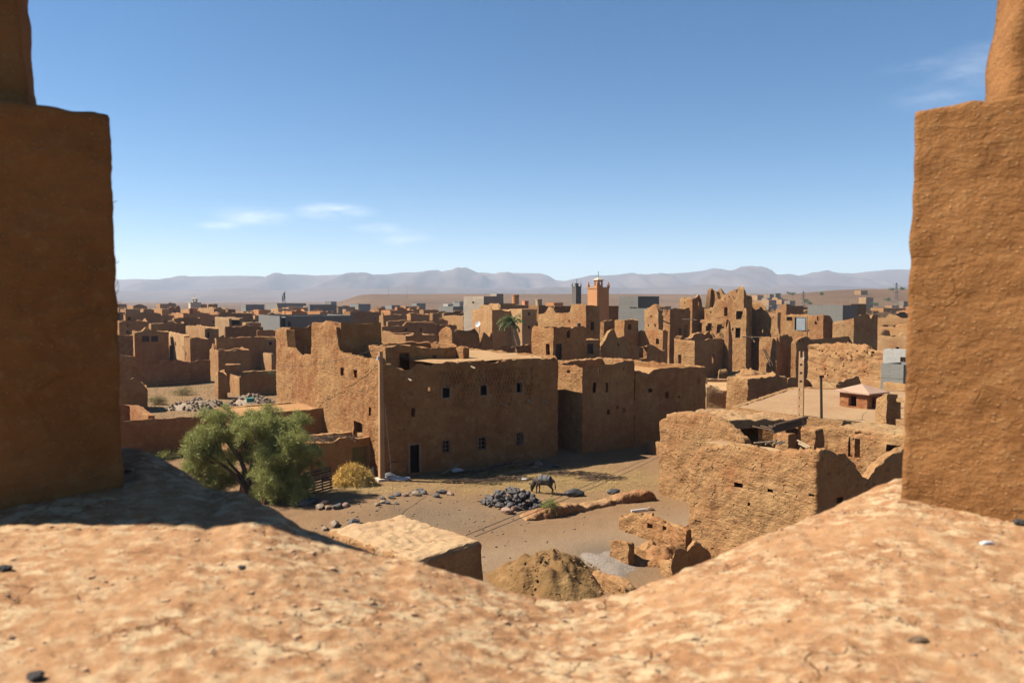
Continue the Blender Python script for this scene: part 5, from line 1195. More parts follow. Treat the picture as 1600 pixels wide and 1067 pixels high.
# ---------------------------------------------------------------- far rows, each house on its own; labels rank them along the skyline
marks = [(297, 'the small cream minaret'), (445, 'the flagpole'), (575, 'the left foot of the mesa'), (740, 'the tall tan block house'), (899, 'the slim grey minaret'), (933, 'the orange minaret'), (1140, 'the castle ruin'), (1300, 'the wide pale green house')]
r4 = random.Random(21); fill = []
for row, (Y0, n) in enumerate(((245, 26), (300, 28), (365, 28), (450, 26))):
    for k in range(n):
        px = 178 + (1410 - 178) * (k + r4.uniform(.1, .9)) / n
        if 885 < px < 960 and row < 2: continue
        fill.append((px, Y0 + r4.uniform(-16, 16), row, r4.choice('mmddyopt'), r4.uniform(5.0, 7.4)))
ORD = ['nearest', 'second', 'third', 'fourth', 'fifth', 'sixth', 'seventh', 'eighth', 'ninth', 'tenth', 'eleventh', 'twelfth']
RW = ['first far row', 'second far row', 'third far row', 'farthest row']; TN = {'m': 'brown', 'd': 'dark brown', 'y': 'ochre', 'o': 'reddish', 'p': 'pale', 't': 'greyish tan'}
cnt = {}; fl2 = []
for f in fill:
    mk = min(marks, key=lambda q: abs(q[0] - f[0])); fl2.append((f, mk, 'left' if f[0] < mk[0] else 'right'))
fl2.sort(key=lambda q: abs(q[0][0] - q[1][0]))
for (px, Y, row, tone, z), mk, side in fl2:
    k = (mk[1], side, row); cnt[k] = cnt.get(k, 0) + 1
    w = r4.uniform(6, 13) * F / Y; wl_ = w * r4.uniform(.2, .5)
    lab = f'{TN[tone]} house, {ORD[cnt[k] - 1]} {side} of {mk[1]}, {RW[row]}'
    house(px - wl_, px, px + w, PX(xpx(px, Y, z), Y, z)[1], lab, tone=tone, Y=Y, erode=.08, auto=row == 0, group='far houses of the old town', res=1.4)
bpy.context.view_layer.update()
RISES = [bpy.data.objects[n] for n in ('mesa', 'low_hill')]
def land(x, y):
    z = gheight(x, y)
    for o in RISES:
        hit, loc, *_ = o.ray_cast(Vector((x, y, 900)), Vector((0, 0, -1)))
        if hit: z = max(z, loc.z)
    return z
# low crumbling yard walls between the houses, ranked the same way
r8 = random.Random(31); wl_ = []
for k in range(84):
    px = 185 + (1400 - 185) * (k + r8.random()) / 84; Y = r8.uniform(126, 235)
    if 880 < px < 965 or 1030 < px < 1250: continue
    wl_.append((px, Y))
cnt = {}; w2 = []
for px, Y in wl_:
    mk = min(marks, key=lambda q: abs(q[0] - px)); w2.append((px, Y, mk, 'left' if px < mk[0] else 'right'))
w2.sort(key=lambda q: abs(q[0] - q[2][0]))
for px, Y, mk, side in w2:
    far = Y > 180; k = (mk[1], side, far); cnt[k] = cnt.get(k, 0) + 1; z = r8.uniform(2.4, 4.6); l1, l2 = r8.uniform(4, 11), r8.uniform(2, 6)
    c = Vector((xpx(px, Y, 3), Y)); a_ = c + D2 * l2; b_ = c + D1 * l1; pts = [(PX(q.x, q.y, 3)[0], q.y) for q in (a_, c, b_)]
    x0, x1 = pts[0][0], pts[2][0]; n_ = 7; prof = [(x0 + (x1 - x0) * i / n_, PX(c.x, Y, z * (1 + r8.uniform(-.25, .12)))[1]) for i in range(n_ + 1)]
    wallrun(pts, prof, f'low yard wall in the {"far" if far else "near"} rows, {ORD[cnt[k] - 1] if cnt[k] < 13 else "last"} {side} of {mk[1]}', 'yard_wall', 'wall', r8.choice('mmdyp'), .5, mat=ROUGH, erode=.4, group='crumbling yard walls of the old town')
# scattered pale houses of the far village on the plain
r5 = random.Random(5); pv_ = []
for i in range(26):
    px = r5.choice((r5.uniform(1085, 1130), r5.uniform(1180, 1240), r5.uniform(1085, 1240), r5.uniform(1330, 1415))); pv_.append((px, r5.uniform(620, 860), r5.choice(('gw', 'p', 'gw', 'p'))))
pv_.sort()
for i, (px, Y, tone) in enumerate(pv_):
    zg = land(xpx(px, Y, 5), Y); z = zg + r5.uniform(3.4, 6.5); w = r5.uniform(7, 14) * F / Y
    house(px - w * .5, px, px + w * .5, PX(xpx(px, Y, z), Y, z)[1], 'pale boxy house of the distant village on the plain beyond the castle ruin', tone=tone, Y=Y, erode=0., amp=.0, auto=False, group='pale houses of the distant village', res=3., z0=zg - 1.)
# ---------------------------------------------------------------- poles, wires, pylons
def gz(p): return gheight(p.x, p.y)
pb = G(597, 750); Yp = pb.y - .2
pole = thing('utility_pole', 'square concrete utility pole standing before the big house with a white insulator', 'utility pole', (xpx(596, Yp, 1), Yp, 0), (1, 1, 1, 1))
xp = xpx(596, Yp, 1); zt = zpy(549, Yp)
mb = MB(); n_ = 24
Vv = []; Fc = []
for i in range(n_ + 1):
    z = -.3 + (zt + .3) * i / n_; w = .165 - .055 * i / n_
    for a, b in ((-1, -1), (1, -1), (1, 1), (-1, 1)): Vv.append((xp + a * w, Yp + b * w, z))
for i in range(n_):
    for k in range(4): Fc.append((i * 4 + k, i * 4 + (k + 1) % 4, i * 4 + 4 + (k + 1) % 4, i * 4 + 4 + k))
Fc.append(tuple(n_ * 4 + k for k in range(4))); mb.add(Vv, Fc); mb.build('shaft', POLE, pole)
mb = MB(); mb.box(xp, Yp, .06, .75, .75, .24); mb.build('footing', CONC, pole, color=(.5, .40, .30, 1))
mb = MB(); mb.tube([(xp - .19, Yp - .1, zpy(562, Yp)), (xp - .22, Yp - .1, zpy(557, Yp))], [.11, .05], 10); mb.tube([(xp - .1, Yp - .05, zpy(558, Yp)), (xp - .22, Yp - .1, zpy(556, Yp))], .03, 5); mb.build('insulator', WHITE, pole)
pole.rotation_euler = (0, 0, TH)
def lattice_pole(px, Y, pyt, label, m=POLE, w0=.17):
    x = xpx(px, Y, 4); zt = zpy(pyt, Y); t = thing('utility_pole', label, 'utility pole', (x, Y, 0), (1, 1, 1, 1)); mb = MB()
    for s in (-1, 1): mb.tube([(x + s * w0, Y, 0), (x + s * w0 * .8, Y, zt)], [.075, .065], 4)
    for i in range(int(zt / .55)): mb.box(x, Y, .3 + i * .55, w0 * 1.7, .09, .40)
    mb.build('shaft', m, t); mb = MB(); mb.tube([(x + .2, Y - .1, zpy(562, Y)), (x + .22, Y - .1, zpy(558, Y))], .05, 6); mb.build('insulator', WHITE, t); t.rotation_euler = (0, 0, R(-50))
    return x, zt
x2, z2t = lattice_pole(1251, 52.5, 549, 'tall pierced concrete utility pole behind the courtyard house')
x3 = xpx(1284, 53.5, 4); t = thing('utility_pole', 'shorter dark wooden pole right of the pierced concrete pole', 'utility pole', (x3, 53.5, 0), (1, 1, 1, 1))
mb = MB(); mb.tube([(x3 + .1, 53.5, 0), (x3 - .1, 53.5, zpy(587, 53.5))], [.11, .085], 8); mb.build('shaft', DARKWOOD, t)
mb = MB(); mb.box(x3 - .1, 53.4, zpy(588, 53.5), .3, .12, .14); mb.build('crosspiece', DARKWOOD, t)
def wire(a, b, sag, r, label, n=16):
    a, b = Vector(a), Vector(b); pts = []
    for i in range(n + 1): f = i / n; p = a.lerp(b, f); p.z -= sag * 4 * f * (1 - f); pts.append(p)
    mb = MB(); mb.tube(pts, r, 4); o = mb.build('overhead_wire', CABLE, None, tuple(a)); return tag(o, label, 'wire', None)
def W3(px, py, Y): return (xpx(px, Y, zpy(py, Y)), Y, zpy(py, Y))
wire(W3(594, 543, Yp - .2), W3(437, 572, 62), .35, .014, 'thin wire sagging across the lit side of the ruined tower house')
wire(W3(601, 631, Yp - .2), W3(617, 800, 41), .0, .012, 'thin guy wire slanting down from the concrete pole to the stony bank')
wire(W3(1041, 701, 47), W3(728, 836, 20.5), .1, .010, 'upper of the two cables crossing the dirt track')
wire(W3(1045, 706, 46), W3(742, 838, 20), .1, .010, 'lower of the two cables crossing the dirt track')
wire(W3(1252, 558, 52.5), W3(1420, 592, 58), .4, .015, 'long wire running right from the pierced concrete pole')
wire(W3(1285, 589, 53.5), W3(1325, 612, 57), .15, .012, 'short wire running right from the dark wooden pole')
wire(W3(175, 600, 70), W3(326, 590, 88), .1, .016, 'pale thin wire strung before the dark field wall')
def pylon(px, Y, pyt, pyb, label, arms=True):
    x = xpx(px, Y, 8); zb, zt = zpy(pyb, Y), zpy(pyt, Y); h = zt - zb; mb = MB(); r = .00022 * Y; w = h * .09
    zb = land(x, Y) - .5; h = zt - zb; w = h * .09
    if not arms: mb.tube([(x, Y, zb), (x, Y, zt)], [.16 * Y / 700, .07 * Y / 700], 5)
    for sx in (-1, 1) if arms else ():
        for sy in (-1, 1): mb.tube([(x + sx * w, Y + sy * w, zb), (x + sx * w * .25, Y + sy * w * .25, zb + h * .62), (x + sx * w * .15, Y + sy * w * .15, zt)], r, 4)
    for i in range(7) if arms else ():
        f = i / 7; g = (i + 1) / 7; wa, wb = w * (1 - .82 * f), w * (1 - .82 * g)
        for sy in (-1, 1): mb.tube([(x - wa, Y + sy * wa, zb + h * f), (x + wb, Y + sy * wb, zb + h * g)], r * .6, 3); mb.tube([(x + wa, Y + sy * wa, zb + h * f), (x - wb, Y + sy * wb, zb + h * g)], r * .6, 3)
    t = thing('power_pylon', label, 'pylon', (x, Y, zb), (1, 1, 1, 1)); mb.build('tower', METAL, t)
    if arms:
        mb = MB()
        for f in (.68, .80, .92): mb.tube([(x - h * .11, Y, zb + h * f), (x, Y, zb + h * (f + .035)), (x + h * .11, Y, zb + h * f)], r * .8, 4)
        mb.build('cross_arms', METAL, t)
pylon(1400, 620, 442, 476, 'tall lattice power pylon nearest the right merlon')
pylon(1255, 560, 455, 480, 'lattice power pylon standing left of the wide pale green house')
pylon(1238.5, 600, 457, 476, 'thin mast beside the lattice pylon right of the castle ruin', False)
pylon(607, 1250, 447, 461, 'thin mast on the left part of the mesa', False); pylon(636, 1250, 446, 461, 'thin mast on the mesa, right of the other one', False)
# flag
Yf = 205; xf = xpx(445.5, Yf, 8); t = thing('flagpole', 'thin flagpole with a limp pale flag above the grey block house', 'flagpole', (xf, Yf, 0), (1, 1, 1, 1))
mb = MB(); mb.tube([(xf, Yf, 0), (xf, Yf, zpy(455, Yf))], .09, 6); mb.build('pole', METAL, t)
mb = MB(); Vv = []; Fc = []
for i in range(7):
    for j in range(6):
        f, g = i / 6, j / 5; Vv.append((xf - .08 - .75 * g * (1 - .3 * f), Yf + .16 * math.sin(g * 9 + f * 3), zpy(456, Yf) - 1.9 * f - .9 * g))
for i in range(6):
    for j in range(5): a = i * 6 + j; Fc.append((a, a + 1, a + 7, a + 6)); Fc.append((a + 6, a + 7, a + 1, a))
mb.add(Vv, Fc); mb.build('flag', WHITE, t)
xd = 747; Yd = 124.; c = Vector(W3(xd, 507, Yd)); t = thing('satellite_dish', 'white satellite dish on the sunlit tan house left of the palm', 'dish', tuple(c), (1, 1, 1, 1))
mb = MB(); Vv = [(0, 0, 0)]; Fc = []; nd = Vector((-.5, -.75, .45)).normalized(); ta = nd.orthogonal().normalized(); tb = nd.cross(ta)
for i in (1, 2, 3):
    for k in range(16): w = k * math.pi / 8; q = (ta * math.cos(w) + tb * math.sin(w)) * .5 * i / 3 + nd * .16 * (i / 3) ** 2; Vv.append(tuple(q))
for k in range(16): Fc.append((0, 1 + k, 1 + (k + 1) % 16))
for i in range(2):
    for k in range(16): a = 1 + i * 16; Fc.append((a + k, a + 16 + k, a + 16 + (k + 1) % 16, a + (k + 1) % 16))
mb.add([(a + c.x, b + c.y, d + c.z) for a, b, d in Vv], Fc); mb.build('bowl', WHITE, t, smooth=True)
mb = MB(); mb.tube([c, c - nd * .4, c - nd * .4 + Vector((0, .3, -1.2))], .04, 5); mb.build('bracket', METAL, t)

# ---------------------------------------------------------------- vegetation
def canopy_tree(base, spec, label, name, m, seed, trunk_r=.16, per=34, ln=.16, wd=.02):
    r = random.Random(seed); t = thing(name, label, 'tree', tuple(base), (1, 1, 1, 1)); tb = MB(); cen = []
    for (dx, dy, dz, rad, ns) in spec:
        tip = base + Vector((dx, dy, dz)); mid = base + Vector((dx * .35 + r.uniform(-.2, .2), dy * .4, dz * .48)); 
        tb.tube([base + Vector((dx * .05, dy * .05, -.15)), base + Vector((dx * .16, dy * .16, dz * .22)), mid, base.lerp(tip, .75) + Vector((r.uniform(-.2, .2), 0, .15)), tip], [trunk_r, trunk_r * .8, trunk_r * .55, trunk_r * .32, trunk_r * .12], 7)
        subs = [tip + Vector((r.gauss(0, .55) * rad, r.gauss(0, .55) * rad, r.gauss(0, .42) * rad)) for _ in range(5)]
        for q in range(int(ns * .82)):
            d = Vector((r.gauss(0, 1), r.gauss(0, 1), r.gauss(0, .75))); d.normalize(); rr = rad * .62 * (r.random() ** .5); tp_ = subs[q % 5]
            c = tp_ + Vector((d.x * rr, d.y * rr, d.z * rr * .72)); cen.append(tuple(c))
            if q % 6 == 0:
                m0 = tip.lerp(c, .5) + Vector((0, 0, -.1)); tb.tube([base.lerp(tip, .7), m0, c], [.035, .022, .008], 4)
            # drooping spray
            for w in range(2): cen.append((c.x + d.x * .18 * (w + 1), c.y + d.y * .18 * (w + 1), c.z - .05 * (w + 1) ** 2 + d.z * .1))
    tb.build('trunk', TRUNK, t, smooth=True)
    lb = MB(); leaves(lb, cen, (.20, .20, .17), per, ln, wd, seed, .55, .1); lb.build('crown', m, t)
    return t
bt = G(398, 782); Yt = bt.y
def off(px, py, dy=0.): Y = Yt + dy; return (xpx(px, Y, zpy(py, Y)) - bt.x, dy, zpy(py, Y))
spec = []
for (px, py, dy, rad, ns) in [(330, 693, .2, .85, 120), (352, 678, .8, .8, 90), (310, 700, -.3, .6, 60), (382, 668, .3, .85, 110), (408, 662, -.3, .9, 120), (430, 662, .6, .9, 120), (455, 672, .2, .8, 100), (470, 690, -.1, .65, 70), (440, 690, -1.0, .95, 130), (415, 700, .8, .9, 110), (425, 722, -1.2, .95, 130), (455, 722, -.4, .85, 110), (440, 750, -1.0, .8, 100), (465, 745, .3, .6, 50), (395, 735, 1.0, .7, 60), (425, 765, -.7, .6, 60), (385, 700, 1.2, .7, 60), (455, 768, -.5, .55, 60), (474, 722, .2, .5, 45), (486, 700, .1, .3, 20), (300, 684, .1, .3, 20), (420, 645, .2, .35, 25), (466, 655, .3, .35, 25), (345, 655, .5, .3, 18), (410, 745, -.9, .5, 50), (480, 755, .2, .4, 30)]:
    x, y, z = off(px, py, dy); spec.append((x, y, z, rad, ns))
canopy_tree(bt, spec, 'spreading feathery green tamarisk tree in front of the dark yard wall', 'tamarisk_tree', LEAF, 11, .15, 24, .21, .024)
bl = G(330, 775); sp2 = []
for (px, py, dy, rad, ns) in [(305, 735, 0, .55, 60), (325, 728, .4, .6, 70), (345, 735, .1, .6, 70), (330, 752, -.4, .6, 70), (352, 755, .2, .5, 50), (298, 728, .5, .35, 25)]:
    Y = bl.y + dy; sp2.append((xpx(px, Y, zpy(py, Y)) - bl.x, dy, zpy(py, Y), rad, ns))
canopy_tree(bl, sp2, 'low feathery green bush left of the tamarisk trunk', 'tamarisk_bush', LEAF, 12, .07, 34, .16, .02)
def bush(px, py, rx, h, label, m=LEAF2, Y=None, n=60, seed=1, ln=.18, wd=.03, z0=0., name='bush', per=22):
    p = G(px, py) if Y is None else Vector((xpx(px, Y, z0), Y, z0)); r = random.Random(seed); cen = []; st = MB()
    for i in range(n):
        w = r.uniform(0, 6.283); q = r.random() ** .6; hh = h * r.uniform(.25, 1) * (1 - .35 * q); c = Vector((p.x + rx * q * math.cos(w), p.y + rx * q * math.sin(w), z0 + hh)); cen.append(tuple(c))
        if i % 4 == 0: st.tube([(p.x, p.y, z0 - .05), (p.x + (c.x - p.x) * .4, p.y + (c.y - p.y) * .4, z0 + hh * .5), tuple(c)], [.02, .014, .006], 4)
    t = thing(name, label, 'bush', (p.x, p.y, z0), (1, 1, 1, 1)); st.build('stem', TRUNK, t); k = max(.12, rx * .35)
    lb = MB(); leaves(lb, cen, (k, k, k * .8), per, ln, wd, seed, .5); lb.build('foliage', m, t); return t
bush(859, 806, .42, .95, 'small green bush growing against the low eroded mud wall', LEAF, seed=3, ln=.2, wd=.02)
bush(392, 0, 1.3, 1.9, 'leafy green shrub in the garden enclosure, left of the other one', Y=100, seed=4, n=70, ln=.3, wd=.12)
bush(420, 0, 1.4, 2.2, 'leafy green shrub in the garden enclosure nearest the ruined tower house', Y=100, seed=5, n=80, ln=.3, wd=.12)
bush(196, 0, 1.8, 4.0, 'yellow green bush in front of the plain dark house at left', LEAF, Y=153, seed=6, n=70, ln=.3, wd=.08, z0=0.)
bush(217, 0, 1.0, 3.5, 'smaller pale bush beside the two dark openings', LEAF, Y=152, seed=7, n=40, ln=.3, wd=.08, z0=0.)
bush(246, 632, .9, .9, 'dry yellow bush in the bare field at left', LEAF3, seed=8, n=60, ln=.25, wd=.03)
bush(288, 617, 1.3, .8, 'dry straggling bush in the middle of the bare field', LEAF3, seed=9, n=60, ln=.25, wd=.03)
bush(792, 0, .9, 1.0, 'dull green weeds in the ruined courtyard below the palm', LEAF, Y=100, seed=10, n=40, ln=.3, wd=.06, z0=2.4)
bush(255, 718, .8, .7, 'thin green weeds at the foot of the dark yard wall', LEAF, seed=13, n=40, ln=.2, wd=.02)
# far dots of trees on the plain
r6 = random.Random(9)
for i in range(22):
    px = r6.uniform(1010, 1420); Y = r6.uniform(700, 1000); x = xpx(px, Y, 8); zb = land(x, Y)
    cen = [(x + r6.gauss(0, 1.0), Y + r6.gauss(0, 1.0), zb + r6.uniform(.6, 2.4)) for _ in range(16)]
    t = thing('distant_tree', 'tiny dark tree dotted on the far plain right of the orange minaret', 'tree', (x, Y, zb), (1, 1, 1, 1), 'tiny trees on the far plain')
    lb = MB(); leaves(lb, cen, (1.2, 1.2, .9), 10, 1.1, .5, i, .3); lb.build('crown', LEAF2, t); mb = MB(); mb.tube([(x, Y, zb - .5), (x, Y, zb + 1.5)], .25, 5); mb.build('trunk', TRUNK, t)
# palm
pY = 116.; pbx = xpx(812, pY, 4); zc = zpy(505, pY); t = thing('palm_tree', 'young date palm with a round green crown before the tan houses', 'tree', (pbx, pY, 0), (1, 1, 1, 1)); xc = xpx(799, pY, 7)
mb = MB(); mb.tube([(pbx + .5, pY, -.1), (pbx + .25, pY, zc * .4), (xc + .5, pY, zc * .8), (xc, pY, zc)], [.30, .26, .24, .26], 8); mb.build('trunk', simple_mat('palm_trunk', (.30, .22, .14), (.16, .11, .07), 3), t, smooth=True)
mb = MB(); r7 = random.Random(2)
for k in range(54):
    w = k * 2.399; el = r7.uniform(-.25, 1.25); l = r7.uniform(1.7, 2.5); rib = []
    for i in range(9):
        f = i / 8; e = el - 1.25 * f * f; q = Vector((math.cos(w), math.sin(w), 0)); prev = rib[-1] if rib else Vector((xc, pY, zc))
        rib.append(prev + (q * math.cos(e) + Vector((0, 0, math.sin(e)))) * l / 8 if rib else prev)
    mb.tube(rib, [.05 - .005 * i for i in range(9)], 3); side = Vector((-math.sin(w), math.cos(w), 0))
    for i in range(1, 9):
        for s in (-1, 1):
            for g in (0, .5):
                a = rib[i - 1].lerp(rib[i], g); d = (rib[i] - rib[i - 1]).normalized() * .28 + side * s * .42 * (1 - .06 * i) + Vector((0, 0, -.12)); n2 = d.cross(Vector((0, 0, 1))).normalized() * .05
                mb.add([a - n2, a + n2, a + d], [(0, 1, 2)])
mb.build('crown', LEAF2, t)

# ---------------------------------------------------------------- things in the yard
# stones: shared meshes, every stone its own object
sm = [rock_mesh('stone', STONE if i < 9 else PINKSTONE, i + 1, 2, .72, .4) for i in range(11)]
pc = G(800, 792); r8 = random.Random(4); placed = 0
for i in range(210):
    a = r8.uniform(0, 6.283); q = r8.random() ** .55; dx, dy = 1.65 * q * math.cos(a), 1.15 * q * math.sin(a)
    s = .08 + .15 * r8.random() ** 1.6; h = max(0, .75 * (1 - (dx / 1.65) ** 2 - (dy / 1.15) ** 2)) * r8.choice((1., 1., .55, .2))
    x, y = pc.x + dx, pc.y + dy + .2
    o = bpy.data.objects.new('stone', sm[r8.randrange(9) if r8.random() < .9 else 9 + r8.randrange(2)]); COL.objects.link(o)
    o.location = (x, y, gheight(x, y) + h + s * .4); o.scale = (s * r8.uniform(.9, 1.35), s * r8.uniform(.8, 1.1), s * r8.uniform(.8, 1.1)); o.rotation_euler = (r8.uniform(-.5, .5), r8.uniform(-.5, .5), r8.uniform(0, 6.28))
    tag(o, 'fist shaped stone in the loose pile of dark stones in front of the donkey', 'stone', 'stones of the dark pile')
mb = MB(); mound(pc.x, pc.y + .2, 1.4, 1.0, .65, mb, .2, 30, -.1, 1., 2.); o = mb.build('stone_bed', STONE, None, (pc.x, pc.y, 0), smooth=True); tag(o, 'heap of fine dark rubble filling the dark stone pile', 'rubble')
def rock(px, py, s, m, lab, grp=None, sq=(1, 1, .8), k=0):
    p = G(px, py); o = bpy.data.objects.new('rock', rock_mesh('rock', m, k + 20 + rng.random() * 9, 2, .8, .4)); COL.objects.link(o); o.location = (p.x, p.y, gheight(p.x, p.y) + s * .3); o.scale = (s * sq[0], s * sq[1], s * sq[2]); o.rotation_euler = (0, 0, rng.uniform(0, 6)); tag(o, lab, 'rock', grp)
rock(793, 803, .33, PINKSTONE, 'large pinkish stone at the front of the dark stone pile', None, (1.2, 1, .8)); rock(807, 797, .22, PINKSTONE, 'medium pinkish stone at the right front of the dark stone pile')
for (px, py, s, m) in [(476, 796, .34, STONE), (489, 793, .3, STONE), (500, 800, .28, PALESTONE), (508, 795, .26, PINKSTONE), (512, 801, .22, PINKSTONE), (528, 801, .27, STONE), (540, 800, .24, PINKSTONE), (553, 822, .36, STONE), (523, 822, .3, PALESTONE), (508, 828, .2, PALESTONE)]:
    rock(px, py, s, m, 'rock lying on the dusty ground below the leaning wooden pallet', 'rocks below the pallet', (1.2, .9, .8))
for (px, py, s, m) in [(612, 788, .2, STONE), (622, 783, .24, STONE), (633, 784, .2, PINKSTONE), (650, 782, .3, PALESTONE), (655, 775, .26, STONE), (662, 779, .25, STONE), (645, 777, .2, STONE), (692, 776, .28, STONE), (704, 778, .22, PINKSTONE), (682, 784, .24, STONE), (600, 795, .22, PALESTONE), (606, 797, .18, STONE), (590, 800, .2, PALESTONE), (618, 797, .16, PALESTONE), (598, 789, .18, STONE)]:
    rock(px, py, s, m, 'rock in the stony line along the edge of the earth bank below the pole', 'rocks along the earth bank', (1.2, .9, .75))
rock(1016, 797, .22, PINKSTONE, 'round brown stone beside the short white pipe')
# pale rubble heaps on the field
for (cx, cy, rx, ry, h, lab, n, sd) in [(312, 638, 3.6, 2.2, .9, 'pale stone in the rubble heap in the bare field', 90, 1), (392, 634, 2.6, 3.2, 1.1, 'pale stone in the rubble heap beside the garden enclosure', 110, 2)]:
    c = G(cx, cy); r9 = random.Random(sd); pm_ = [rock_mesh('rubble_stone', PALESTONE, 60 + q, 1, .7, .45) for q in range(5)]
    mb = MB(); mound(c.x, c.y, rx, ry, h, mb, .25, 26, -.1, 1., sd); o = mb.build('rubble_bed', PALESTONE, None, (c.x, c.y, 0), smooth=True); tag(o, lab.replace('pale stone in the', 'fine pale debris under the'), 'rubble')
    for i in range(n):
        a = r9.uniform(0, 6.283); q = r9.random() ** .6; x, y = c.x + rx * q * math.cos(a), c.y + ry * q * math.sin(a); s = r9.uniform(.12, .3)
        o = bpy.data.objects.new('rubble_stone', pm_[r9.randrange(5)]); COL.objects.link(o); o.location = (x, y, h * max(0, math.cos(q * 1.57)) + s * .2); o.scale = (s * 1.2, s, s * .9); o.rotation_euler = (r9.uniform(-1, 1), r9.uniform(-1, 1), r9.uniform(0, 6)); tag(o, lab, 'stone', lab.replace('pale stone in the', 'stones of the'))
p = G(391, 641); mb = MB(); mb.box(p.x, p.y, 1.05, .7, .6, .35, .4); mb.box(p.x, p.y, 1.25, .76, .66, .06, .4); o = mb.build('bin', TEAL, None, (p.x, p.y, .9)); tag(o, 'small teal bin on the rubble beside the garden enclosure', 'bin')

# straw heap, pallet, sacks
c = G(545, 762); mb = MB(); mound(c.x - .1, c.y + .5, 1.05, .8, 1.1, mb, .22, 44, -.1, .8, 3., 1.8); mound(c.x + .75, c.y + .1, .7, .6, .85, mb, .25, 30, -.1, .8, 6., 2.2)
sh = thing('straw_heap', 'golden heap of straw beside the leaning wooden pallet', 'straw heap', (c.x, c.y, 0), (1, 1, 1, 1)); mb.build('core', STRAW, sh, smooth=True)
mb = MB(); rs = random.Random(6); cen = []
for i in range(260):
    a = rs.uniform(0, 6.283); q = rs.random() ** .5; x = c.x + (.15 + 1.4 * q * math.cos(a)); y = c.y + .4 + .95 * q * math.sin(a); cen.append((x, y, max(.05, 1.3 * max(0, math.cos(q * 1.57)) ** .8)))
leaves(mb, cen, (.2, .2, .07), 22, .26, .022, 8, -.1); mb.build('loose_straw', STRAW, sh)
pa, pb_ = G(478, 781), G(520, 769); up = Vector((-.25, .62, 1.05)); pal = thing('wooden_pallet', 'brown wooden slatted pallet leaning at the foot of the tree', 'pallet', tuple(pa), (1, 1, 1, 1))
L_ = pb_ - pa; ln_ = L_.length; ld = L_.normalized(); ud = up.normalized(); hgt = 1.55; nn = ld.cross(ud).normalized()
def plank(mb, a, b, w, th):
    d = (b - a).normalized(); s = d.cross(nn).normalized() * w / 2; t_ = nn * th / 2
    mb.add([a - s - t_, a + s - t_, a + s + t_, a - s + t_, b - s - t_, b + s - t_, b + s + t_, b - s + t_], [(0, 3, 2, 1), (4, 5, 6, 7), (0, 1, 5, 4), (1, 2, 6, 5), (2, 3, 7, 6), (3, 0, 4, 7)])
o0 = Vector((pa.x, pa.y, .05))
mb = MB()
for f in (0, 1): plank(mb, o0 + ud * hgt * f, o0 + ld * ln_ + ud * hgt * f, .10, .07)
mb.build('frame', WOOD, pal)
for i in range(4):
    mb = MB(); q = o0 + ld * ln_ * (.03 + .94 * i / 3) - nn * .06; plank(mb, q, q + ud * hgt, .09, .05); mb.build('batten', WOOD, pal, color=(1, 1, 1, 1))
for i in range(9):
    mb = MB(); q = o0 + ud * hgt * (.06 + .88 * i / 8) + nn * .045; plank(mb, q, q + ld * ln_, .115, .02); mb.build('slat', DARKWOOD if i % 3 else STICK, pal)
def sack(px, py, r, lab, m, name='sack', sq=(1, .7, .8), seed=1, z=None):
    p = G(px, py); me = rock_mesh(name, m, seed, 3, .8, .28); me.polygons.foreach_set('use_smooth', [True] * len(me.polygons)); o = bpy.data.objects.new(name, me); COL.objects.link(o); o.location = (p.x, p.y, gheight(p.x, p.y) + r * sq[2] * .55 if z is None else z); o.scale = (r * sq[0], r * sq[1], r * sq[2]); return tag(o, lab, name.replace('_', ' '))
sack(624, 751, .62, 'white plastic sheet lying crumpled by the foot of the concrete pole', WHITE, 'plastic_sheet', (1.3, .6, .32), 3)
sack(609, 748, .5, 'grey cloth bundle between the concrete pole and the white plastic sheet', GREYCLOTH, 'cloth_bundle', (1.0, .6, .55), 5)
sack(670, 737, .36, 'upright white sack just right of the doorway', WHITE, 'sack', (.75, .6, 1.3), 7)
sack(684, 735, .26, 'small blue bag against the house wall', BLUE, 'bag', (1.2, .8, .7), 9)
sack(715, 738, .34, 'pale bag lying among the logs along the house wall', WHITE, 'sack', (1.2, .7, .7), 11)
sack(584, 741, .30, 'small white sack standing by the green and yellow door', WHITE, 'sack', (.6, .5, 1.5), 13)
sack(897, 775, .58, 'dark slumped rubber tub on the straw right of the donkey', BLACKBAG, 'rubber_tub', (1.15, .75, .5), 15)
sack(959, 771, .42, 'small dark bundle lying at the right edge of the straw', BLACKBAG, 'cloth_bundle', (.9, .6, .5), 17)
sack(821, 751, .2, 'white scrap on the straw left of the donkey', WHITE, 'plastic_scrap', (1.6, .7, .5), 19)
p = G(998, 800); mb = MB(); q = Vector((p.x, p.y, gheight(p.x, p.y) + .06)); mb.tube([q + Vector((-.42, -.1, .02)), q + Vector((.42, .2, .04))], .06, 12); o = mb.build('pipe', WHITE, None, tuple(q)); tag(o, 'short white pipe lying on the ground beside the low ruined wall', 'pipe')
p = G(1000, 931); mb = MB(); mb.tube([Vector((p.x - .5, p.y + .05, .25)), Vector((p.x + .9, p.y - .2, .35))], .045, 6); o = mb.build('pole_scrap', STICK, None, tuple(p)); tag(o, 'brown stick lying by the lowest wall stub near the sill', 'stick')
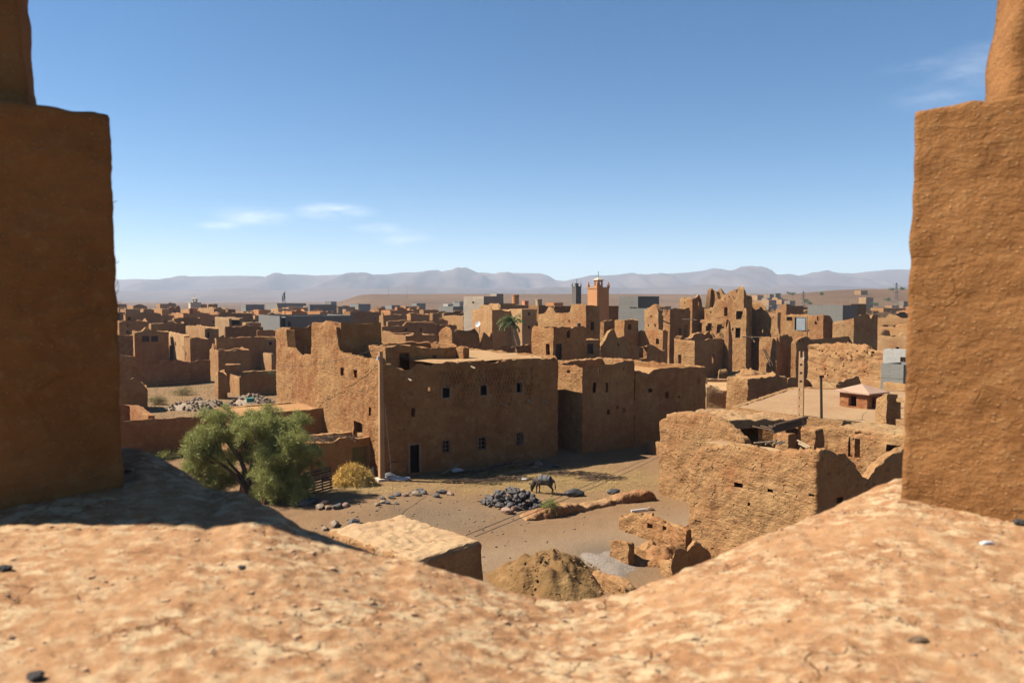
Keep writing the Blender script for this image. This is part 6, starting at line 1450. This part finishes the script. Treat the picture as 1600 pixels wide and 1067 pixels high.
# logs and planks along the wall
rl = random.Random(12)
for i, (a, b, h, r, m) in enumerate([((690, 742), (757, 718), .55, .05, PALESTICK), ((700, 743), (790, 730), .25, .06, STICK), ((755, 738), (812, 724), .3, .07, STICK), ((762, 741), (815, 728), .2, .06, STICK), ((720, 745), (775, 740), .1, .05, STICK), ((800, 739), (830, 739), .12, .045, PALESTICK), ((735, 741), (800, 733), .35, .05, DARKWOOD), ((770, 735), (842, 727), .15, .08, STICK), ((690, 744), (742, 739), .1, .06, DARKWOOD)]):
    p, q = G(*a), G(*b); mb = MB(); mb.tube([(p.x, p.y, gheight(p.x, p.y) + .06), ((p.x + q.x) / 2, (p.y + q.y) / 2 + .03, .08 + h * .5), (q.x, q.y, .08 + h)], [r, r * .9, r * .7], 7); o = mb.build('log', m, None, tuple(p)); tag(o, 'pale log lying along the foot of the big house' if m is PALESTICK else 'dark log lying along the foot of the big house', 'log', 'pale logs by the big house' if m is PALESTICK else 'dark logs by the big house')
for i, (px, py, s) in enumerate([(842, 728, .34), (850, 724, .3), (836, 733, .26), (858, 731, .24), (828, 727, .22), (822, 735, .2), (868, 730, .26)]):
    rock(px, py, s, PINKSTONE if i in (0, 2) else STONE, 'boulder in the shadow at the right foot of the big house', 'boulders at the foot of the big house', (1.2, 1, .75))
def brush(cx, cy, rx, ry, n, lab, seed, h=.25, m=STICK):
    c = G(cx, cy); r = random.Random(seed); mb = MB()
    for i in range(n):
        a = r.uniform(0, 6.283); q = math.sqrt(r.random()); x, y = c.x + rx * q * math.cos(a), c.y + ry * q * math.sin(a); w = r.gauss(0, .5); l = r.uniform(.2, .8); z = gheight(x, y) + .03 + h * r.random() * (1 - q)
        mb.tube([(x - l * math.cos(w), y - l * math.sin(w), z), (x, y, z + r.uniform(0, .12)), (x + l * math.cos(w + .3), y + l * math.sin(w + .3), z + r.uniform(-.03, .08))], r.uniform(.008, .03), 4)
    o = mb.build('brushwood', m, None, tuple(c)); tag(o, lab, 'brushwood')
brush(778, 750, 2.3, .7, 110, 'dark scatter of branches along the shadow edge left of the donkey', 1); brush(895, 742, 1.9, .5, 80, 'dark scatter of branches behind and right of the donkey', 2)
brush(938, 748, 1.3, .5, 60, 'small twig pile at the right end of the straw', 3, .4); brush(735, 752, 1.5, .35, 50, 'thin line of twigs left of the branch scatter', 4, .1)
# loose straw and pebbles scattered over the ground (nobody could count them)
rs = random.Random(15); cen = []
for i in range(1500):
    x, y = PB[(850, 752)].x + rs.gauss(0, 4.2), PB[(850, 752)].y + rs.gauss(0, 2.1); 
    if y > 55.5: continue
    cen.append((x, y, gheight(x, y) + .03))
for i in range(260):
    x, y = PB[(560, 770)].x + rs.gauss(0, 1.6), PB[(560, 770)].y + rs.gauss(0, 1.2); cen.append((x, y, gheight(x, y) + .03))
mb = MB(); g = np.random.default_rng(3)
for (x, y, z) in cen:
    for k in range(7):
        a = rs.uniform(0, 6.28); l = rs.uniform(.08, .25); ox, oy = rs.gauss(0, .2), rs.gauss(0, .2); w = .012; zz = z + rs.uniform(-.01, .05)
        dx, dy = math.cos(a), math.sin(a); mb.add([(x + ox - dy * w, y + oy + dx * w, zz), (x + ox + dy * w, y + oy - dx * w, zz), (x + ox + dx * l, y + oy + dy * l, zz + rs.uniform(-.01, .06))], [(0, 1, 2)])
o = mb.build('straw_litter', simple_mat('trodden_straw', (.34, .235, .085), (.22, .145, .055), 4)); o['kind'] = 'stuff'
mb = MB(); rk = [rock_mesh('pebble_src', STONE, 80 + i, 1, .6, .4) for i in range(4)]; rv = [([tuple(v.co) for v in m.vertices], [tuple(p.vertices) for p in m.polygons]) for m in rk]
for m in rk: bpy.data.meshes.remove(m)
for i in range(1500):
    if i % 3 == 0: x, y = PB[(690, 812)].x + rs.gauss(0, 4), PB[(690, 812)].y + rs.gauss(0, 3)
    else:
        x, y = rs.uniform(-13, 9), rs.uniform(30, 50)
        if mn.noise(Vector((x * .6, y * .6, 3.))) < .0: continue
    s = .010 / max(.12, rs.random()) ; Vv, Ff = rv[i % 4]; a = rs.uniform(0, 6.28); ca, sa = math.cos(a), math.sin(a); z = gheight(x, y) + s * .2
    mb.add([(x + s * (u * ca - v * sa), y + s * (u * sa + v * ca), z + s * w) for u, v, w in Vv], Ff)
o = mb.build('pebbles', GRIT); o['kind'] = 'stuff'
mb = MB()
for i in range(2600):
    x, y = rs.uniform(-48, -22), rs.uniform(70, 108); px = PX(x, y, 0)[0]
    z = gheight(x, y); a = rs.uniform(0, 6.28); l = rs.uniform(.06, .22); mb.add([(x - .03, y, z), (x + .03, y, z), (x + l * math.cos(a) * .5, y + l * .2 * math.sin(a), z + l)], [(0, 1, 2)])
o = mb.build('dry_grass', LEAF3); o['kind'] = 'stuff'
# rusty sheet under the tree
a, b = G(372, 778), G(412, 792); mb = MB(); nn_ = 26; Vv = []; Fc = []
for i in range(nn_ + 1):
    p = a.lerp(b, i / nn_); o_ = .05 * math.sin(i * 2.1); Vv += [(p.x, p.y + o_, 0), (p.x + .15, p.y + .35 + o_, 1.45), (p.x, p.y + o_ + .02, 0), (p.x + .15, p.y + .37 + o_, 1.45)]
for i in range(nn_): q = i * 4; Fc += [(q, q + 4, q + 5, q + 1), (q + 2, q + 3, q + 7, q + 6), (q + 1, q + 5, q + 7, q + 3)]
mb.add(Vv, Fc); o = mb.build('corrugated_sheet', RUST, None, tuple(a)); tag(o, 'rusty red corrugated sheet leaning under the tamarisk', 'metal sheet')
# low eroded wall along the track
wp_ = [G(816, 814), G(860, 809), G(905, 799), G(960, 788), G(1028, 780)]
def lowwall():
    P = [Vector(p.xy) for p in wp_]; prof = [(814, 808), (825, 801), (842, 795), (862, 788), (885, 782), (900, 783), (915, 788), (920, 785), (940, 781), (958, 776), (970, 770), (990, 766), (1010, 763), (1022, 764), (1029, 770)]
    def tp__(x, y):
        return max(.12, zpy(interp(prof, PX(x, y, .5)[0]), y))
    # ribbon block: thick wall with rounded head built from cross-sections
    V = []; Fc = []; n = 110; m = 13
    for i in range(n + 1):
        f = i / n * (len(P) - 1); k = min(int(f), len(P) - 2); p = P[k].lerp(P[k + 1], f - k); d = (P[k + 1] - P[k]).normalized(); nrm = Vector((d.y, -d.x)); h = tp__(p.x, p.y + .3); w = .5 + .12 * mn.noise(Vector((f * 3.1, 1., 2.)))
        e = min(1, min(i, n - i) / 5 + .15)
        for j in range(m):
            a = math.pi * j / (m - 1); ca, sa = math.cos(a), math.sin(a); ww = w * (abs(ca) ** .55) * (1 if ca > 0 else -1); hh = h * e * (sa ** .5)
            q = p + nrm * (ww + .0) - nrm * .4; nz = mn.fractal(Vector((q.x * 1.8, q.y * 1.8, hh * 1.8)), 1., 2., 4)
            n9 = mn.noise(Vector((q.x * 6, q.y * 6, hh * 6))); V.append((q.x + nrm.x * (.16 * nz + .05 * n9), q.y + nrm.y * (.16 * nz + .05 * n9), -.1 + hh + (.14 * nz + .05 * n9) * sa))
    for i in range(n):
        for j in range(m - 1): a = i * m + j; Fc.append((a, a + m, a + m + 1, a + 1))
    Fc.append(tuple(range(m))); Fc.append(tuple(n * m + j for j in range(m - 1, -1, -1)))
    mb = MB(); mb.add(V, Fc); o = mb.build('mud_wall', ROUGH, None, (wp_[0].x, wp_[0].y, 0), smooth=True, sharp=70); tag(o, 'low eroded mud wall curving along the dirt track right of the stone pile', 'wall', None, (.40, .26, .15, 1))
lowwall()
EARTH = mud_material('dug_earth', bump=.12, courses=False, pits=.6)
c = G(862, 925); mb = MB(); mound(c.x, c.y + 1.2, 3.0, 2.7, 1.25, mb, .2, 110, -.12, 1.3, 4., 1.7); o = mb.build('earth_mound', EARTH, None, (c.x, c.y, 0), smooth=True, sharp=60); tag(o, 'brown mound of dug earth beside the track just above the sill', 'earth mound', None, (.235, .155, .072, 1))
o['kind'] = 'thing'; rs2 = random.Random(44); cm = MB()
for i in range(420):
    a = rs2.uniform(0, 6.283); q = rs2.random() ** .8; s = .009 / max(.12, rs2.random()); x, y = c.x + 2.9 * q * math.cos(a), c.y + 1.2 + 2.6 * q * math.sin(a); z = -.12 + 1.25 * max(0, math.cos(q * 1.57)) ** 1.15; Vv, Ff = rv[i % 4]
    cm.add([(x + s * u, y + s * v, z + s * w) for u, v, w in Vv], Ff)
ck_ = cm.build('clods', EARTH, o); ck_['kind'] = 'stuff'
c = G(945, 880); mb = MB(); mound(c.x, c.y, 1.5, 2.1, .22, mb, .4, 36, -.1, .6, 8.); o = mb.build('gravel_heap', simple_mat('grey_gravel', (.20, .158, .122), (.10, .08, .062), 9, bump=.05), None, (c.x, c.y, 0), smooth=True); tag(o, 'flat grey gravel spread between the earth mound and the wall slab', 'gravel')

# ---------------------------------------------------------------- donkey, grazing, side on
def donkey(px, py, yaw):
    p = G(px, py); t = thing('donkey', 'dark brown donkey with a grey blanket grazing on the straw', 'donkey', (p.x, p.y, gheight(p.x, p.y)), (1, 1, 1, 1)); z0 = gheight(p.x, p.y)
    c, s = math.cos(yaw), math.sin(yaw)
    def w(a, b, h): return (a * c - b * s, a * s + b * c, h)
    J = []; E = []; Rr = []
    def chain(parent, pts):
        k = parent
        for (a, b, h, r) in pts: J.append(w(a, b, h)); Rr.append(r); E.append((k, len(J) - 1)) if k is not None else None; k = len(J) - 1
        return k
    pel = chain(None, [(-.45, 0, .84, (.21, .215))]); mid = chain(pel, [(-.22, 0, .81, (.235, .245)), (.05, 0, .80, (.24, .26))]); sh_ = chain(mid, [(.33, 0, .83, (.19, .235))])
    nk = chain(sh_, [(.52, 0, .74, (.12, .17)), (.64, 0, .56, (.09, .13)), (.71, 0, .41, (.095, .12))]); chain(nk, [(.76, 0, .25, (.075, .09)), (.77, 0, .12, (.058, .062)), (.745, 0, .06, (.035, .038))])
    for b in (-1, 1):
        chain(nk, [(.80, b * .055, .47, (.028, .02)), (.90, b * .12, .55, (.032, .016)), (.97, b * .15, .60, (.01, .008))])
        st = .06 if b > 0 else -.05
        chain(sh_, [(.36, b * .11, .62, (.075, .085)), (.37 + st, b * .115, .40, (.045, .05)), (.36 + st, b * .115, .22, (.030, .032)), (.37 + st, b * .115, .08, (.032, .034)), (.40 + st, b * .115, .015, (.042, .042))])
        chain(pel, [(-.42, b * .12, .62, (.095, .12)), (-.40 - st, b * .125, .47, (.055, .07)), (-.55 - st, b * .125, .33, (.038, .042)), (-.51 - st, b * .125, .12, (.032, .034)), (-.48 - st, b * .125, .015, (.042, .042))])
    chain(pel, [(-.64, 0, .84, (.035, .035)), (-.70, .02, .62, (.022, .022)), (-.71, .02, .42, (.034, .034)), (-.71, .02, .30, (.012, .012))])
    me = bpy.data.meshes.new('body'); me.from_pydata(J, E, []); o = bpy.data.objects.new('body', me); COL.objects.link(o); md = o.modifiers.new('skin', 'SKIN')
    for i, sv in enumerate(me.skin_vertices[0].data): sv.radius = (Rr[i][0] * 1.22, Rr[i][1] * 1.22); sv.use_root = (i == 0)
    sb = o.modifiers.new('sub', 'SUBSURF'); sb.levels = 2; sb.render_levels = 2
    bpy.context.view_layer.update(); dg = bpy.context.evaluated_depsgraph_get(); m2 = bpy.data.meshes.new_from_object(o.evaluated_get(dg)); o.modifiers.clear(); o.data = m2; m2.materials.clear(); m2.materials.append(HIDE); m2.polygons.foreach_set('use_smooth', [True] * len(m2.polygons)); bpy.data.meshes.remove(me); o.parent = t
    mb = MB(); V = []; Fc = []; nu, nv = 14, 12
    for i in range(nu + 1):
        a = -.42 + .72 * i / nu
        for j in range(nv + 1):
            th = math.pi * (-.06 + 1.12 * j / nv + .05 * math.sin(i * 1.3) * (1 if j in (0, nv) else 0)); rr = .268 + .012 * math.sin(i * 1.9 + j) - .03 * (abs(i / nu - .5) * 2) ** 3; V.append(w(a, -math.cos(th) * rr, .825 + math.sin(th) * rr * 1.0 + (.02 if 0 < i < nu else 0)))
    for i in range(nu):
        for j in range(nv): a = i * (nv + 1) + j; Fc.append((a, a + nv + 1, a + nv + 2, a + 1))
    mb.add([(x + p.x, y + p.y, z + z0) for x, y, z in V], Fc); b = mb.build('blanket', BLANKET, t, smooth=True); so = b.modifiers.new('thick', 'SOLIDIFY'); so.thickness = .025
    mb = MB(); 
    for k in (.02, .22):
        ring = [w(-.42 + .72 * .5 + (k - .12) * 1.6, -math.cos(a) * .30, .825 + math.sin(a) * .315) for a in [2 * math.pi * i / 20 for i in range(21)]]; mb.tube([(x + p.x, y + p.y, z + z0) for x, y, z in ring], .012, 4)
    mb.build('girth_strap', STICK, t)
donkey(850, 772.5, R(158))
